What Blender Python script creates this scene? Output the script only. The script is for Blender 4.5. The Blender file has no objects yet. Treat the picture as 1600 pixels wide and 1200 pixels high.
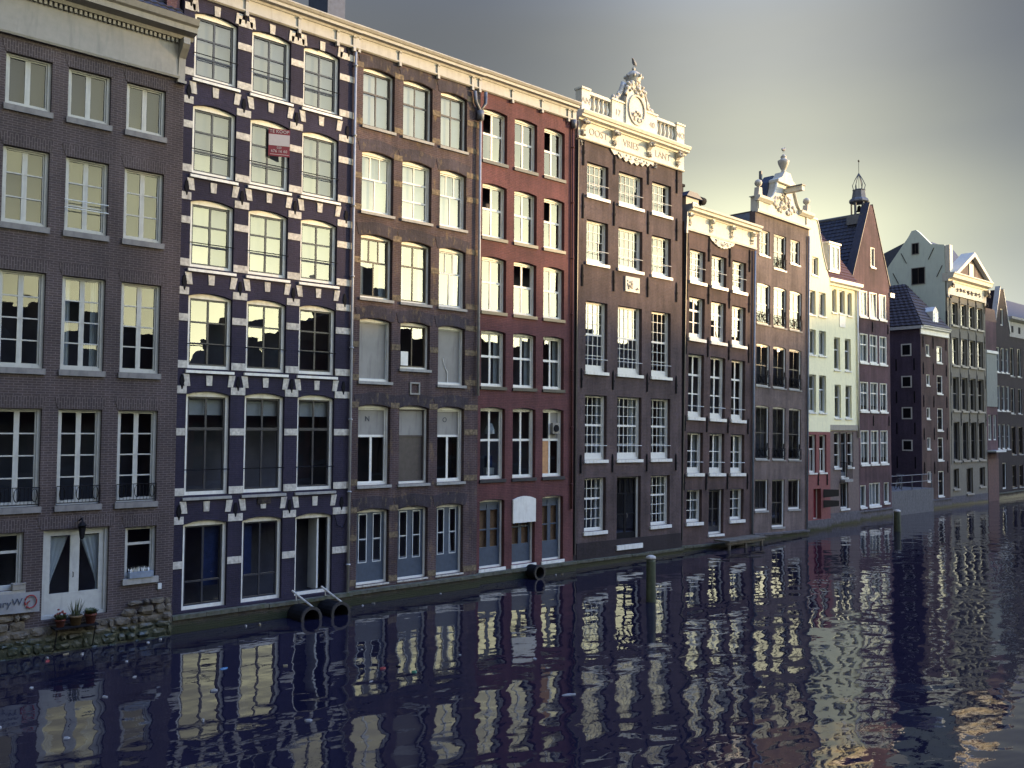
import bpy, bmesh, math, random
from mathutils import Vector, Matrix
random.seed(11)
R = math.radians
sc = bpy.context.scene
C = sc.collection

# ------------------------------------------------------------------ camera
cam_d = bpy.data.cameras.new('camera'); cam = bpy.data.objects.new('camera', cam_d); C.objects.link(cam); sc.camera = cam
cam_d.sensor_width = 36.0; cam_d.lens = 32.625; cam_d.clip_start = .1; cam_d.clip_end = 3000
AZ, PITCH, ROLL = R(47.345), R(2.685), R(0.42)
fw = Vector((math.sin(R(90)-AZ+0)*math.cos(PITCH), math.cos(R(90)-AZ)*math.cos(PITCH), math.sin(PITCH)))
fw = Vector((math.cos(AZ)*math.cos(PITCH), math.sin(AZ)*math.cos(PITCH), math.sin(PITCH)))
r0 = fw.cross(Vector((0, 0, 1))).normalized(); u0 = r0.cross(fw)
rt = r0*math.cos(ROLL)+u0*math.sin(ROLL); up = u0*math.cos(ROLL)-r0*math.sin(ROLL)
cam.matrix_world = Matrix(((rt.x, up.x, -fw.x, 0), (rt.y, up.y, -fw.y, -26.5), (rt.z, up.z, -fw.z, 6.0), (0, 0, 0, 1)))

# ------------------------------------------------------------------ sky and sun
SUN_H = Vector((.853, -.522)); SUN_EL = R(4.7)
sun_d = bpy.data.lights.new('sun', 'SUN'); sun = bpy.data.objects.new('sun', sun_d); C.objects.link(sun)
sun_d.energy = 3.3; sun_d.angle = R(1.2); sun_d.color = (1.0, .66, .33)
sdir = Vector((SUN_H.x*math.cos(SUN_EL), SUN_H.y*math.cos(SUN_EL), math.sin(SUN_EL)))
sun.rotation_euler = sdir.to_track_quat('Z', 'Y').to_euler()
sun.location = (60, -60, 40)
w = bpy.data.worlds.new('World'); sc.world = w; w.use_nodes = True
nt = w.node_tree; nt.nodes.clear(); N = nt.nodes.new; L = nt.links.new
def mth(op, a, b=None, c=None, clamp=False, tree=None):
    t = tree or nt; n = t.nodes.new('ShaderNodeMath'); n.operation = op; n.use_clamp = clamp
    for i, v in enumerate((a, b, c)):
        if v is None: continue
        if isinstance(v, (int, float)): n.inputs[i].default_value = v
        else: t.links.new(v, n.inputs[i])
    return n.outputs[0]
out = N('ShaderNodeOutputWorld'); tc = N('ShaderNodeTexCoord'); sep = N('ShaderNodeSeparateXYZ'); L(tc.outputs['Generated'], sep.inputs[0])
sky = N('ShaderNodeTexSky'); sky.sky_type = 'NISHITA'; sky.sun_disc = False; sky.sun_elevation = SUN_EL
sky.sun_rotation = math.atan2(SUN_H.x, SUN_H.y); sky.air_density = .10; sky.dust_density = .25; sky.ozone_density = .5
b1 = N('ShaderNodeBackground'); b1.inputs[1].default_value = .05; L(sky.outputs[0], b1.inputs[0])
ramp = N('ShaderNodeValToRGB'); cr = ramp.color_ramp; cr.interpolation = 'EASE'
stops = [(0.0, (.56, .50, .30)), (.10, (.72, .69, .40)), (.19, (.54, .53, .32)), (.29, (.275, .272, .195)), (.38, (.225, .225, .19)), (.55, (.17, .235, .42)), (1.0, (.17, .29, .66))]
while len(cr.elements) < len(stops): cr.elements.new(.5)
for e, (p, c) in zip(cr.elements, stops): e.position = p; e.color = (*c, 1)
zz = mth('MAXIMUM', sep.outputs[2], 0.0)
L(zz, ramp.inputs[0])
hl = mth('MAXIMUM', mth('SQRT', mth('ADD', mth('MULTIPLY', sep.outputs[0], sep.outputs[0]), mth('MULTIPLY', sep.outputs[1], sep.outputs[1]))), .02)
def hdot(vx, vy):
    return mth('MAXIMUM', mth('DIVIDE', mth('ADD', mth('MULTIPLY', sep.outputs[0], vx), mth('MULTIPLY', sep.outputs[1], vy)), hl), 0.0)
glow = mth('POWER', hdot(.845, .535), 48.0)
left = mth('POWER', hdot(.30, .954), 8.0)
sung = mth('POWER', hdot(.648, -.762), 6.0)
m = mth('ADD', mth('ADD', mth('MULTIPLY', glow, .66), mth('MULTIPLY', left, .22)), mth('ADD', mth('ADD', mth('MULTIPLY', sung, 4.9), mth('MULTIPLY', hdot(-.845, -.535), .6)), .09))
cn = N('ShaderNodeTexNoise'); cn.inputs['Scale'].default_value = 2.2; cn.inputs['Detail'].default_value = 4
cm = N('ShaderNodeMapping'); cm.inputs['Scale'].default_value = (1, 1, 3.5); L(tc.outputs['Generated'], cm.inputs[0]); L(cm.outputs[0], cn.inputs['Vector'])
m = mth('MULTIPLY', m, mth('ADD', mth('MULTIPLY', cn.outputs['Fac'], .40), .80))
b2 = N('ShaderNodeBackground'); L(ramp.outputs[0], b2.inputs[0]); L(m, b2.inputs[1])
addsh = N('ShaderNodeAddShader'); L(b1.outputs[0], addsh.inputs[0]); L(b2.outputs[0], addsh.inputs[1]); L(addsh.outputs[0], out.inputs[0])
sc.view_settings.view_transform = 'Standard'; sc.view_settings.look = 'None'; sc.view_settings.exposure = 1.38; sc.view_settings.gamma = 1.0
sc.render.engine = 'CYCLES'
sc.cycles.use_denoising = True; sc.cycles.max_bounces = 8; sc.cycles.transparent_max_bounces = 12; sc.cycles.caustics_reflective = False

# ------------------------------------------------------------------ materials
def mat_base(name):
    m_ = bpy.data.materials.new(name); m_.use_nodes = True; t = m_.node_tree
    return m_, t, t.nodes['Principled BSDF']
def objvec(t, scale=(1, 1, 1), gen='Object'):
    a = t.nodes.new('ShaderNodeTexCoord'); b = t.nodes.new('ShaderNodeMapping'); b.inputs['Scale'].default_value = scale
    t.links.new(a.outputs[gen], b.inputs[0]); return b.outputs[0]
def noise(t, vec, scale, detail=4, rough=.55):
    n = t.nodes.new('ShaderNodeTexNoise'); n.inputs['Scale'].default_value = scale; n.inputs['Detail'].default_value = detail; n.inputs['Roughness'].default_value = rough
    t.links.new(vec, n.inputs['Vector']); return n.outputs['Fac']
def rampf(t, fac, a, b):
    n = t.nodes.new('ShaderNodeMapRange'); n.inputs[1].default_value = a; n.inputs[2].default_value = b; t.links.new(fac, n.inputs[0]); return n.outputs[0]
def mix(t, fac, a, b, mode='MIX'):
    n = t.nodes.new('ShaderNodeMix'); n.data_type = 'RGBA'; n.blend_type = mode
    if isinstance(fac, (int, float)): n.inputs[0].default_value = fac
    else: t.links.new(fac, n.inputs[0])
    for i, v in ((6, a), (7, b)):
        if isinstance(v, tuple): n.inputs[i].default_value = (*v, 1)
        else: t.links.new(v, n.inputs[i])
    return n.outputs[2]
def bump(t, h, dist, strength=1.0, normal=None):
    n = t.nodes.new('ShaderNodeBump'); n.inputs['Strength'].default_value = strength; n.inputs['Distance'].default_value = dist
    t.links.new(h, n.inputs['Height'])
    if normal is not None: t.links.new(normal, n.inputs['Normal'])
    return n.outputs[0]
def plain(name, col, rough=.5, var=.18, dirt=None, metal=0, scale=6.0, bmp=.002, spec=.5):
    m_, t, p = mat_base(name); v = objvec(t)
    n1 = noise(t, v, scale, 5); n2 = noise(t, objvec(t, (3, 3, .5)), 2.0, 4)
    c = mix(t, rampf(t, n1, .3, .7), tuple(x*(1-var) for x in col), tuple(min(1, x*(1+var*.6)) for x in col))
    if dirt: c = mix(t, rampf(t, n2, .52, .78), c, dirt)
    t.links.new(c, p.inputs['Base Color']); p.inputs['Roughness'].default_value = rough; p.inputs['Metallic'].default_value = metal
    p.inputs['Specular IOR Level'].default_value = spec
    t.links.new(bump(t, n1, bmp), p.inputs['Normal'])
    return m_
def brick(name, c1, c2, mortar, var=.35, patch=None, pscale=.7, pth=(.60, .72), bw=.22, rh=.066, ms=.009, rough=.85, soot=.45, rot=False, squash=None):
    m_, t, p = mat_base(name)
    a = t.nodes.new('ShaderNodeTexCoord'); s = t.nodes.new('ShaderNodeSeparateXYZ'); t.links.new(a.outputs['Object'], s.inputs[0])
    cb = t.nodes.new('ShaderNodeCombineXYZ')
    h = mth('ADD', s.outputs[0], s.outputs[1], tree=t)
    if rot: t.links.new(s.outputs[2], cb.inputs[0]); t.links.new(h, cb.inputs[1])
    else: t.links.new(h, cb.inputs[0]); t.links.new(s.outputs[2], cb.inputs[1])
    b = t.nodes.new('ShaderNodeTexBrick'); t.links.new(cb.outputs[0], b.inputs['Vector'])
    b.inputs['Color1'].default_value = (*c1, 1); b.inputs['Color2'].default_value = (*c2, 1); b.inputs['Mortar'].default_value = (*mortar, 1)
    b.inputs['Scale'].default_value = 1; b.inputs['Mortar Size'].default_value = ms; b.inputs['Brick Width'].default_value = bw; b.inputs['Row Height'].default_value = rh
    b.inputs['Mortar Smooth'].default_value = .3; b.inputs['Bias'].default_value = 0
    v = a.outputs['Object']
    n1 = noise(t, v, .55, 5); n2 = noise(t, v, 9.0, 3); n3 = noise(t, objvec(t, (2.2, 2.2, .22)), 1.6, 5)
    c = mix(t, var, b.outputs['Color'], mix(t, rampf(t, n2, .3, .7), tuple(x*.45 for x in c1), tuple(x*1.6 for x in c2)))
    g = t.nodes.new('ShaderNodeValToRGB'); g.color_ramp.elements[0].position = .3; g.color_ramp.elements[1].position = .7
    g.color_ramp.elements[0].color = (1-soot, 1-soot, 1-soot, 1); g.color_ramp.elements[1].color = (1.15, 1.15, 1.15, 1); t.links.new(n1, g.inputs[0])
    c = mix(t, 1.0, c, g.outputs[0], 'MULTIPLY')
    g2 = t.nodes.new('ShaderNodeValToRGB'); g2.color_ramp.elements[0].position = .36; g2.color_ramp.elements[1].position = .62
    g2.color_ramp.elements[0].color = (1-soot*.8,)*3+(1,); g2.color_ramp.elements[1].color = (1, 1, 1, 1); t.links.new(n3, g2.inputs[0])
    c = mix(t, .8, c, g2.outputs[0], 'MULTIPLY')
    if patch:
        n4 = noise(t, objvec(t, (1.3, 1.3, .6)), pscale*2.2, 8, .7)
        c = mix(t, mth('MULTIPLY', rampf(t, n4, *pth), .55, tree=t, clamp=True), c, patch)
    t.links.new(c, p.inputs['Base Color']); p.inputs['Roughness'].default_value = rough; p.inputs['Specular IOR Level'].default_value = .3
    inv = mth('SUBTRACT', 1.0, b.outputs['Fac'], tree=t)
    t.links.new(bump(t, n2, .006, 1, bump(t, inv, .006)), p.inputs['Normal'])
    return m_
def glass(name, fac=.5, tint=(.95, .96, .95), wav=.0006, wsc=1.1):
    k = .42/(fac+.08) if fac < .34 else 1.0; tint = tuple(x/k for x in tint); fac = .34 if fac < .34 else fac
    m_ = bpy.data.materials.new(name); m_.use_nodes = True; t = m_.node_tree; t.nodes.clear()
    o = t.nodes.new('ShaderNodeOutputMaterial'); tr = t.nodes.new('ShaderNodeBsdfTransparent'); gl = t.nodes.new('ShaderNodeBsdfGlossy'); mx = t.nodes.new('ShaderNodeMixShader')
    tr.inputs[0].default_value = (.72, .78, .84, 1); gl.inputs[0].default_value = (*tint, 1); gl.inputs['Roughness'].default_value = .0
    lw = t.nodes.new('ShaderNodeLayerWeight'); lw.inputs[0].default_value = .35
    t.links.new(mth('ADD', mth('MULTIPLY', lw.outputs['Facing'], .22, tree=t), fac-.08, tree=t, clamp=True), mx.inputs[0])
    a = t.nodes.new('ShaderNodeNewGeometry')
    t.links.new(bump(t, noise(t, a.outputs['Position'], wsc, 2), wav*3), gl.inputs['Normal'])
    t.links.new(tr.outputs[0], mx.inputs[1]); t.links.new(gl.outputs[0], mx.inputs[2]); t.links.new(mx.outputs[0], o.inputs[0]); return m_

M = {}
M['white'] = plain('white_paint', (.66, .66, .60), .45, .08, (.48, .46, .40))
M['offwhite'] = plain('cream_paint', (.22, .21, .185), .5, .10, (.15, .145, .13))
M['cornice'] = plain('cornice_paint', (.33, .32, .285), .5, .08, (.24, .23, .20))
M['graywhite'] = plain('grey_white_paint', (.50, .53, .52), .5, .1, (.34, .36, .36))
M['dimwhite'] = plain('dimmed_frame_paint', (.36, .37, .345), .5, .12, (.25, .26, .25))  # frame white with the vignette dimming of house 1 put into its colour
M['dimsill'] = plain('dark_sill_stone', (.17, .165, .16), .8, .2, (.10, .10, .10))  # darker copy of the grey stone for the upper sills of house 1
M['darkstone'] = plain('wet_base_stone', (.12, .112, .115), .8, .3, (.07, .068, .07), bmp=.015, spec=.12)
M['stucco'] = plain('white_stucco', (.62, .60, .50), .7, .1, (.50, .47, .40), bmp=.01)
M['ornament'] = plain('sandstone_paint', (.50, .465, .39), .7, .14, (.38, .35, .31), bmp=.012, scale=9)
M['stone'] = plain('pale_stone', (.46, .44, .38), .75, .35, (.22, .20, .17), bmp=.012, scale=11)
M['sill'] = plain('grey_stone', (.27, .27, .25), .75, .2, (.17, .17, .16))
M['plinth'] = brick('quay_wall_brick', (.045, .036, .036), (.065, .05, .045), (.07, .065, .055), .5, (.10, .10, .06), 1.2, (.52, .7), soot=.6)
def tide(mat, z0=.22, col=(.020, .026, .014)):
    t = M[mat].node_tree; p = t.nodes['Principled BSDF']; src = p.inputs['Base Color'].links[0].from_socket
    g = t.nodes.new('ShaderNodeNewGeometry'); sp = t.nodes.new('ShaderNodeSeparateXYZ'); t.links.new(g.outputs['Position'], sp.inputs[0])
    n = noise(t, g.outputs['Position'], 2.3, 6, .65); h = mth('ADD', sp.outputs[2], mth('MULTIPLY', n, -.55, tree=t), tree=t)
    t.links.new(mix(t, rampf(t, h, z0-.22, z0-.42), src, col), p.inputs['Base Color'])
    t.links.new(mth('MAXIMUM', rampf(t, h, z0-.62, z0-.1), .45, tree=t), p.inputs['Roughness'])
tide('plinth', .34)
M['rubble'] = plain('rubble_stone', (.10, .085, .062), .9, .6, (.03, .027, .026), scale=3.2, bmp=.08)
M['ledge'] = plain('mossy_ledge_stone', (.10, .10, .078), .85, .4, (.06, .075, .035), bmp=.02, spec=.15)
tide('darkstone', .22); tide('rubble', .5); tide('ledge', .18)
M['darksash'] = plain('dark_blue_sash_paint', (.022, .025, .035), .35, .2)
M['brownsash'] = plain('brown_sash_paint', (.045, .032, .026), .4, .25)
M['bluedoor'] = plain('blue_grey_door_paint', (.045, .065, .095), .45, .2, (.03, .04, .05))
M['iron'] = plain('black_iron', (.008, .008, .010), .85, .3, spec=.15)
M['pipe'] = plain('grey_drainpipe', (.30, .31, .32), .45, .15)
M['bluepipe'] = plain('blue_grey_drainpipe', (.16, .20, .25), .45, .2)
M['blackpipe'] = plain('black_drainpipe', (.02, .02, .024), .45, .2)
M['lead'] = plain('lead_sheet', (.12, .13, .15), .55, .25)
M['addedblind'] = plain('added_pane_blind', (.24, .25, .25), .9, .06)
M['greyblind'] = plain('grey_blind', (.05, .055, .06), .9, .06)
M['dust'] = plain('dusty_board', (.20, .20, .19), .55, .15, (.13, .13, .13), scale=1.5)
M['brownboard'] = plain('dark_brown_board', (.045, .037, .037), .5, .3)
M['curtain'] = plain('curtain_cloth', (.60, .62, .58), .9, .08)
M['blind'] = plain('roller_blind', (.50, .50, .46), .9, .05)
M['bluecurt'] = plain('blue_curtain', (.02, .04, .12), .9, .3)
M['amber'] = plain('amber_blind', (.46, .25, .11), .8, .25)
M['void'] = plain('dark_room', (.012, .012, .014), .9, .2)
M['room'] = plain('dim_room_plaster', (.12, .125, .16), .9, .3, scale=1.2)
M['roofdark'] = plain('dark_roof_tile', (.040, .044, .070), .55, .4, (.05, .05, .05))
M['roofbrown'] = plain('brown_roof_tile', (.055, .042, .045), .7, .4, (.03, .028, .026))
M['roofred'] = plain('red_roof_tile', (.10, .035, .028), .7, .4, (.05, .025, .022))
M['slate'] = plain('blue_slate', (.045, .056, .09), .55, .3)
M['felt'] = plain('roof_felt', (.04, .04, .042), .9, .3)
M['b_grey'] = brick('grey_brown_brick', (.068, .050, .048), (.052, .041, .043), (.17, .145, .14), .35, soot=.3)
M['b_greyv'] = brick('upright_lintel_brick', (.062, .047, .046), (.048, .038, .040), (.17, .145, .14), .35, soot=.3, rot=True)
M['b_purple'] = brick('painted_purple_brick', (.025, .021, .042), (.020, .017, .036), (.030, .026, .044), .3, soot=.3)
M['b_old'] = brick('weathered_brick', (.096, .057, .054), (.060, .042, .048), (.17, .14, .13), .4, (.26, .18, .07), .8, (.56, .72), soot=.5)
M['b_oldsoot'] = brick('sooty_arch_brick', (.054, .042, .052), (.043, .035, .046), (.075, .068, .07), .4, (.24, .18, .09), 1.6, (.54, .70), soot=.5, rot=True)
M['b_quoin'] = plain('yellowed_stone_quoin', (.14, .105, .06), .85, .7, (.08, .06, .05), scale=9, bmp=.02)
M['b_red'] = brick('red_painted_brick', (.140, .052, .050), (.115, .046, .046), (.085, .036, .038), .25, soot=.35)
M['b_dark'] = brick('dark_brown_brick', (.120, .080, .070), (.084, .062, .064), (.15, .115, .11), .45, soot=.5)
M['b_brown'] = brick('brown_brick', (.120, .072, .060), (.084, .055, .053), (.14, .105, .10), .4, soot=.5)
M['b_mid'] = brick('mid_brown_brick', (.20, .145, .125), (.145, .110, .10), (.24, .20, .18), .4, soot=.5)
M['b_maroon'] = brick('maroon_brick', (.125, .060, .066), (.092, .050, .060), (.15, .105, .105), .4, (.16, .12, .11), .9, (.64, .76), soot=.5)
M['b_violet'] = brick('violet_brown_brick', (.10, .075, .11), (.08, .062, .098), (.12, .10, .13), .35, soot=.3)
M['b_rose'] = brick('rosy_brown_brick', (.115, .066, .054), (.09, .052, .046), (.10, .075, .066), .35, soot=.5)
M['b_black'] = brick('near_black_brick', (.03, .022, .024), (.024, .018, .02), (.03, .025, .025), .35, soot=.3)
M['cream'] = plain('cream_plaster', (.82, .78, .50), .75, .06, (.66, .63, .40), bmp=.006)
M['redplaster'] = plain('red_plaster', (.19, .055, .05), .8, .2, (.11, .045, .042))
M['rustplaster'] = plain('rust_brown_plaster', (.10, .048, .042), .8, .3, (.06, .04, .04))
M['greenplaster'] = plain('dull_green_plaster', (.17, .19, .17), .8, .12, (.12, .14, .125))
M['greyplaster'] = plain('grey_brown_plaster', (.13, .095, .085), .8, .2, (.09, .07, .065))
M['sandstone'] = plain('sandstone_facade', (.15, .138, .105), .8, .2, (.085, .08, .068), bmp=.01)
M['paleplaster'] = plain('pale_green_plaster', (.60, .67, .57), .8, .05, (.50, .56, .49), scale=2)
M['greenpost'] = plain('wet_green_timber', (.045, .055, .026), .6, .5, (.015, .018, .012), scale=5)
M['concrete'] = plain('quay_concrete', (.11, .108, .108), .85, .3, (.06, .06, .06))
M['timber'] = plain('old_jetty_timber', (.12, .105, .08), .8, .4)
M['terracotta'] = plain('terracotta', (.11, .032, .026), .8, .2)
M['ochrepot'] = plain('ochre_pot', (.10, .066, .03), .8, .2)
M['leaf'] = plain('pot_plant_green', (.045, .06, .025), .6, .4)
M['flower'] = plain('red_petals', (.16, .02, .02), .6, .2)
M['banner'] = plain('banner_cloth', (.20, .21, .22), .8, .1)
M['ink'] = plain('ink', (.03, .04, .06), .7, .1)
M['redink'] = plain('red_ink', (.20, .018, .02), .6, .1)
M['signred'] = plain('sign_dark_red', (.20, .02, .03), .5, .1)
M['signwhite'] = plain('sign_pale', (.50, .44, .42), .5, .05)
M['letter'] = plain('carved_letter', (.36, .33, .28), .7, .1)
M['bird'] = plain('gull_feathers', (.22, .23, .26), .8, .3)
M['paperlitter'] = plain('white_litter', (.26, .26, .25), .6, .1)
M['bluelitter'] = plain('blue_litter', (.05, .15, .28), .5, .1)
M['redlitter'] = plain('red_litter', (.22, .03, .03), .5, .1)
M['greenlitter'] = plain('green_litter', (.04, .18, .10), .5, .1)
M['straw'] = plain('straw_litter', (.20, .165, .09), .7, .2)
M['glass'] = glass('window_glass', .12)
M['glasslow'] = glass('clear_window_glass', .14)
M['glassdim'] = glass('dimmed_window_glass', .02)  # reflection turned down to carry the vignette dimming of house 1
M['glassold'] = glass('old_rippled_glass', .14, (1, .99, .96), .0005, 1.2)
M['opp'] = brick('far_bank_brick', (.17, .12, .11), (.14, .10, .10), (.18, .15, .14), .3)
M['opppale'] = plain('far_bank_plaster', (.34, .33, .34), .8, .15)
M['oppred'] = brick('far_bank_red_brick', (.20, .09, .075), (.17, .085, .075), (.17, .13, .12), .3)
M['lamp_glass'] = plain('lantern_glass', (.30, .32, .30), .2, .05)
m_, t, p = mat_base('canal_water'); M['water'] = m_
p.inputs['Base Color'].default_value = (.009, .0085, .020, 1); p.inputs['Roughness'].default_value = .015; p.inputs['IOR'].default_value = 1.33; p.inputs['Specular IOR Level'].default_value = .75
pos = t.nodes.new('ShaderNodeNewGeometry').outputs['Position']
def wv(scale, rot=0):
    b = t.nodes.new('ShaderNodeMapping'); b.inputs['Scale'].default_value = scale; b.inputs['Rotation'].default_value = (0, 0, rot); t.links.new(pos, b.inputs[0]); return b.outputs[0]
big = noise(t, wv((.75, .95, 1), .5), 1.0, 1, .4)
midn = noise(t, wv((1.0, 1.5, 1), .7), 1.7, 1, .4)
fine = noise(t, wv((2.2, 4.2, 1), .8), 1.8, 2, .5)
area = rampf(t, noise(t, wv((.07, .10, 1)), 1.0, 2), .38, .62)
hgt = mth('ADD', mth('MULTIPLY', big, .027, tree=t), mth('ADD', mth('MULTIPLY', midn, .0056, tree=t), mth('MULTIPLY', mth('MULTIPLY', fine, .0011, tree=t), mth('ADD', area, .35, tree=t), tree=t), tree=t), tree=t)
t.links.new(bump(t, hgt, 1.0, 1.0), p.inputs['Normal'])

# ------------------------------------------------------------------ mesh helpers
class MB:
    def __init__(s): s.v = []; s.f = []
    def add(s, vs, fs):
        n = len(s.v); s.v += [tuple(v) for v in vs]; s.f += [tuple(i+n for i in f) for f in fs]; return s
    def box(s, x0, x1, y0, y1, z0, z1):
        return s.add([(x0, y0, z0), (x1, y0, z0), (x1, y1, z0), (x0, y1, z0), (x0, y0, z1), (x1, y0, z1), (x1, y1, z1), (x0, y1, z1)],
                     [(0, 3, 2, 1), (4, 5, 6, 7), (0, 1, 5, 4), (1, 2, 6, 5), (2, 3, 7, 6), (3, 0, 4, 7)])
    def prism(s, poly, y0, y1):            # poly of (x, z), counter-clockwise seen from the canal (-y)
        n = len(poly); vs = [(x, y0, z) for x, z in poly]+[(x, y1, z) for x, z in poly]
        return s.add(vs, [tuple(range(n)), tuple(range(2*n-1, n-1, -1))]+[(i, n+i, n+(i+1) % n, (i+1) % n) for i in range(n)])
    def profile(s, prof, x0, x1):          # prof of (y, z) swept along x
        n = len(prof); vs = [(x0, y, z) for y, z in prof]+[(x1, y, z) for y, z in prof]
        return s.add(vs, [tuple(range(n)), tuple(range(2*n-1, n-1, -1))]+[(i, n+i, n+(i+1) % n, (i+1) % n) for i in range(n)])
    def ring(s, outer, inner, y0, y1):
        n = len(outer); vs = [(x, y0, z) for x, z in outer]+[(x, y0, z) for x, z in inner]+[(x, y1, z) for x, z in outer]+[(x, y1, z) for x, z in inner]
        fs = []
        for i in range(n):
            j = (i+1) % n
            fs += [(i, j, n+j, n+i), (2*n+i, 3*n+i, 3*n+j, 2*n+j), (i, 2*n+i, 2*n+j, j), (n+i, n+j, 3*n+j, 3*n+i)]
        return s.add(vs, fs)
    def lathe(s, prof, cx=0, cy=0, cz=0, n=10):   # prof of (r, z)
        k = len(prof); vs = []; fs = []
        for r, z in prof:
            for i in range(n): a = 2*math.pi*i/n; vs.append((cx+r*math.cos(a), cy+r*math.sin(a), cz+z))
        for j in range(k-1):
            for i in range(n): a = j*n+i; b = j*n+(i+1) % n; fs.append((a, b, b+n, a+n))
        fs.append(tuple(range(n-1, -1, -1))); fs.append(tuple(range((k-1)*n, k*n)))
        return s.add(vs, fs)
    def tube(s, pts, r, n=6, r1=None):
        pts = [Vector(q) for q in pts]; vs = []; fs = []; k = len(pts)
        for i, q in enumerate(pts):
            d = (pts[min(i+1, k-1)]-pts[max(i-1, 0)]).normalized(); a = d.orthogonal().normalized() if abs(d.z) > .95 else d.cross(Vector((0, 0, 1))).normalized(); b = d.cross(a)
            rr = r if r1 is None else r+(r1-r)*i/(k-1)
            for j in range(n): th = 2*math.pi*j/n; vs.append(q+(a*math.cos(th)+b*math.sin(th))*rr)
        for i in range(k-1):
            for j in range(n): a = i*n+j; b = i*n+(j+1) % n; fs.append((a, b, b+n, a+n))
        fs.append(tuple(range(n-1, -1, -1))); fs.append(tuple(range((k-1)*n, k*n)))
        return s.add(vs, fs)
    def blob(s, c, r, n=7, m=5):
        vs = []; fs = []
        for j in range(1, m):
            ph = math.pi*j/m
            for i in range(n): th = 2*math.pi*i/n; vs.append((c[0]+r[0]*math.sin(ph)*math.cos(th), c[1]+r[1]*math.sin(ph)*math.sin(th), c[2]+r[2]*math.cos(ph)))
        for j in range(m-2):
            for i in range(n): a = j*n+i; b = j*n+(i+1) % n; fs.append((a, a+n, b+n, b))
        t0 = len(vs); vs += [(c[0], c[1], c[2]+r[2]), (c[0], c[1], c[2]-r[2])]
        for i in range(n): fs.append((i, (i+1) % n, t0)); fs.append(((m-2)*n+(i+1) % n, (m-2)*n+i, t0+1))
        return s.add(vs, fs)
    def mesh(s, name, mat, smooth=False):
        me = bpy.data.meshes.new(name); me.from_pydata(s.v, [], s.f); me.materials.append(mat if not isinstance(mat, str) else M[mat])
        bm = bmesh.new(); bm.from_mesh(me); bmesh.ops.recalc_face_normals(bm, faces=bm.faces); bm.to_mesh(me); bm.free()
        if smooth: me.polygons.foreach_set('use_smooth', [True]*len(me.polygons))
        return me
def link(name, data, parent=None, loc=(0, 0, 0), rot=(0, 0, 0)):
    o = bpy.data.objects.new(name, data); C.objects.link(o); o.location = loc; o.rotation_euler = rot
    if parent: o.parent = parent
    return o
def part(name, mb, mat, parent, loc=(0, 0, 0), rot=(0, 0, 0), smooth=False): return link(name, mb.mesh(name, mat, smooth), parent, loc, rot)
def tag(o, label, cat, group=None, kind=None):
    if label: o['label'] = label
    if cat: o['category'] = cat
    if group: o['group'] = group
    if kind: o['kind'] = kind
    return o
def outline(x0, x1, z0, z1, rise=0, n=8):
    if rise <= 0: return [(x0, z0), (x1, z0), (x1, z1), (x0, z1)]
    wd = (x1-x0)/2; rad = (wd*wd+rise*rise)/(2*rise); a = math.asin(min(1, wd/rad)); cx = (x0+x1)/2; cz = z1+rise-rad
    return [(x0, z0), (x1, z0)]+[(cx+rad*math.sin(a-2*a*i/n), cz+rad*math.cos(a-2*a*i/n)) for i in range(n+1)]
def wall_mesh(name, outer, holes, depth, mat, reveal=.32):
    bm = bmesh.new(); edges = []
    def loop(poly, y=0):
        vs = [bm.verts.new((x, y, z)) for x, z in poly]; es = [bm.edges.new((vs[i], vs[(i+1) % len(vs)])) for i in range(len(vs))]; return vs, es
    ov, oe = loop(outer); edges += oe; hv = []
    for h in holes:
        vs, es = loop(h); edges += es; hv.append(vs)
    bmesh.ops.triangle_fill(bm, use_beauty=True, use_dissolve=False, edges=edges)
    for f in bm.faces:
        if f.normal.y > 0: f.normal_flip()
    bv = [bm.verts.new((x, depth, z)) for x, z in outer]; n = len(outer)
    for i in range(n): bm.faces.new((ov[i], bv[i], bv[(i+1) % n], ov[(i+1) % n]))
    bm.faces.new(bv[::-1])
    for vs in hv:
        b = [bm.verts.new((v.co.x, reveal, v.co.z)) for v in vs]; k = len(vs)
        for i in range(k): bm.faces.new((vs[i], vs[(i+1) % k], b[(i+1) % k], b[i]))
    me = bpy.data.meshes.new(name); bm.to_mesh(me); bm.free(); me.materials.append(M[mat]); return me
def text_mesh(body, size, mat, depth=.01):
    cu = bpy.data.curves.new('lettering', 'FONT'); cu.body = body; cu.size = size; cu.extrude = depth; cu.align_x = 'CENTER'; cu.align_y = 'CENTER'; cu.resolution_u = 3
    o = bpy.data.objects.new('lettering', cu); C.objects.link(o); bpy.context.view_layer.update()
    me = bpy.data.meshes.new_from_object(o.evaluated_get(bpy.context.evaluated_depsgraph_get())); bpy.data.objects.remove(o); me.materials.clear(); me.materials.append(M[mat]); return me
def put_text(body, size, mat, parent, x, y, z, depth=.01): return link('lettering', text_mesh(body, size, mat, depth), parent, (x, y, z), (R(90), 0, 0))

_cache = {}
def cached(key, fn):
    if key not in _cache: _cache[key] = fn()
    return _cache[key]

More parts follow.
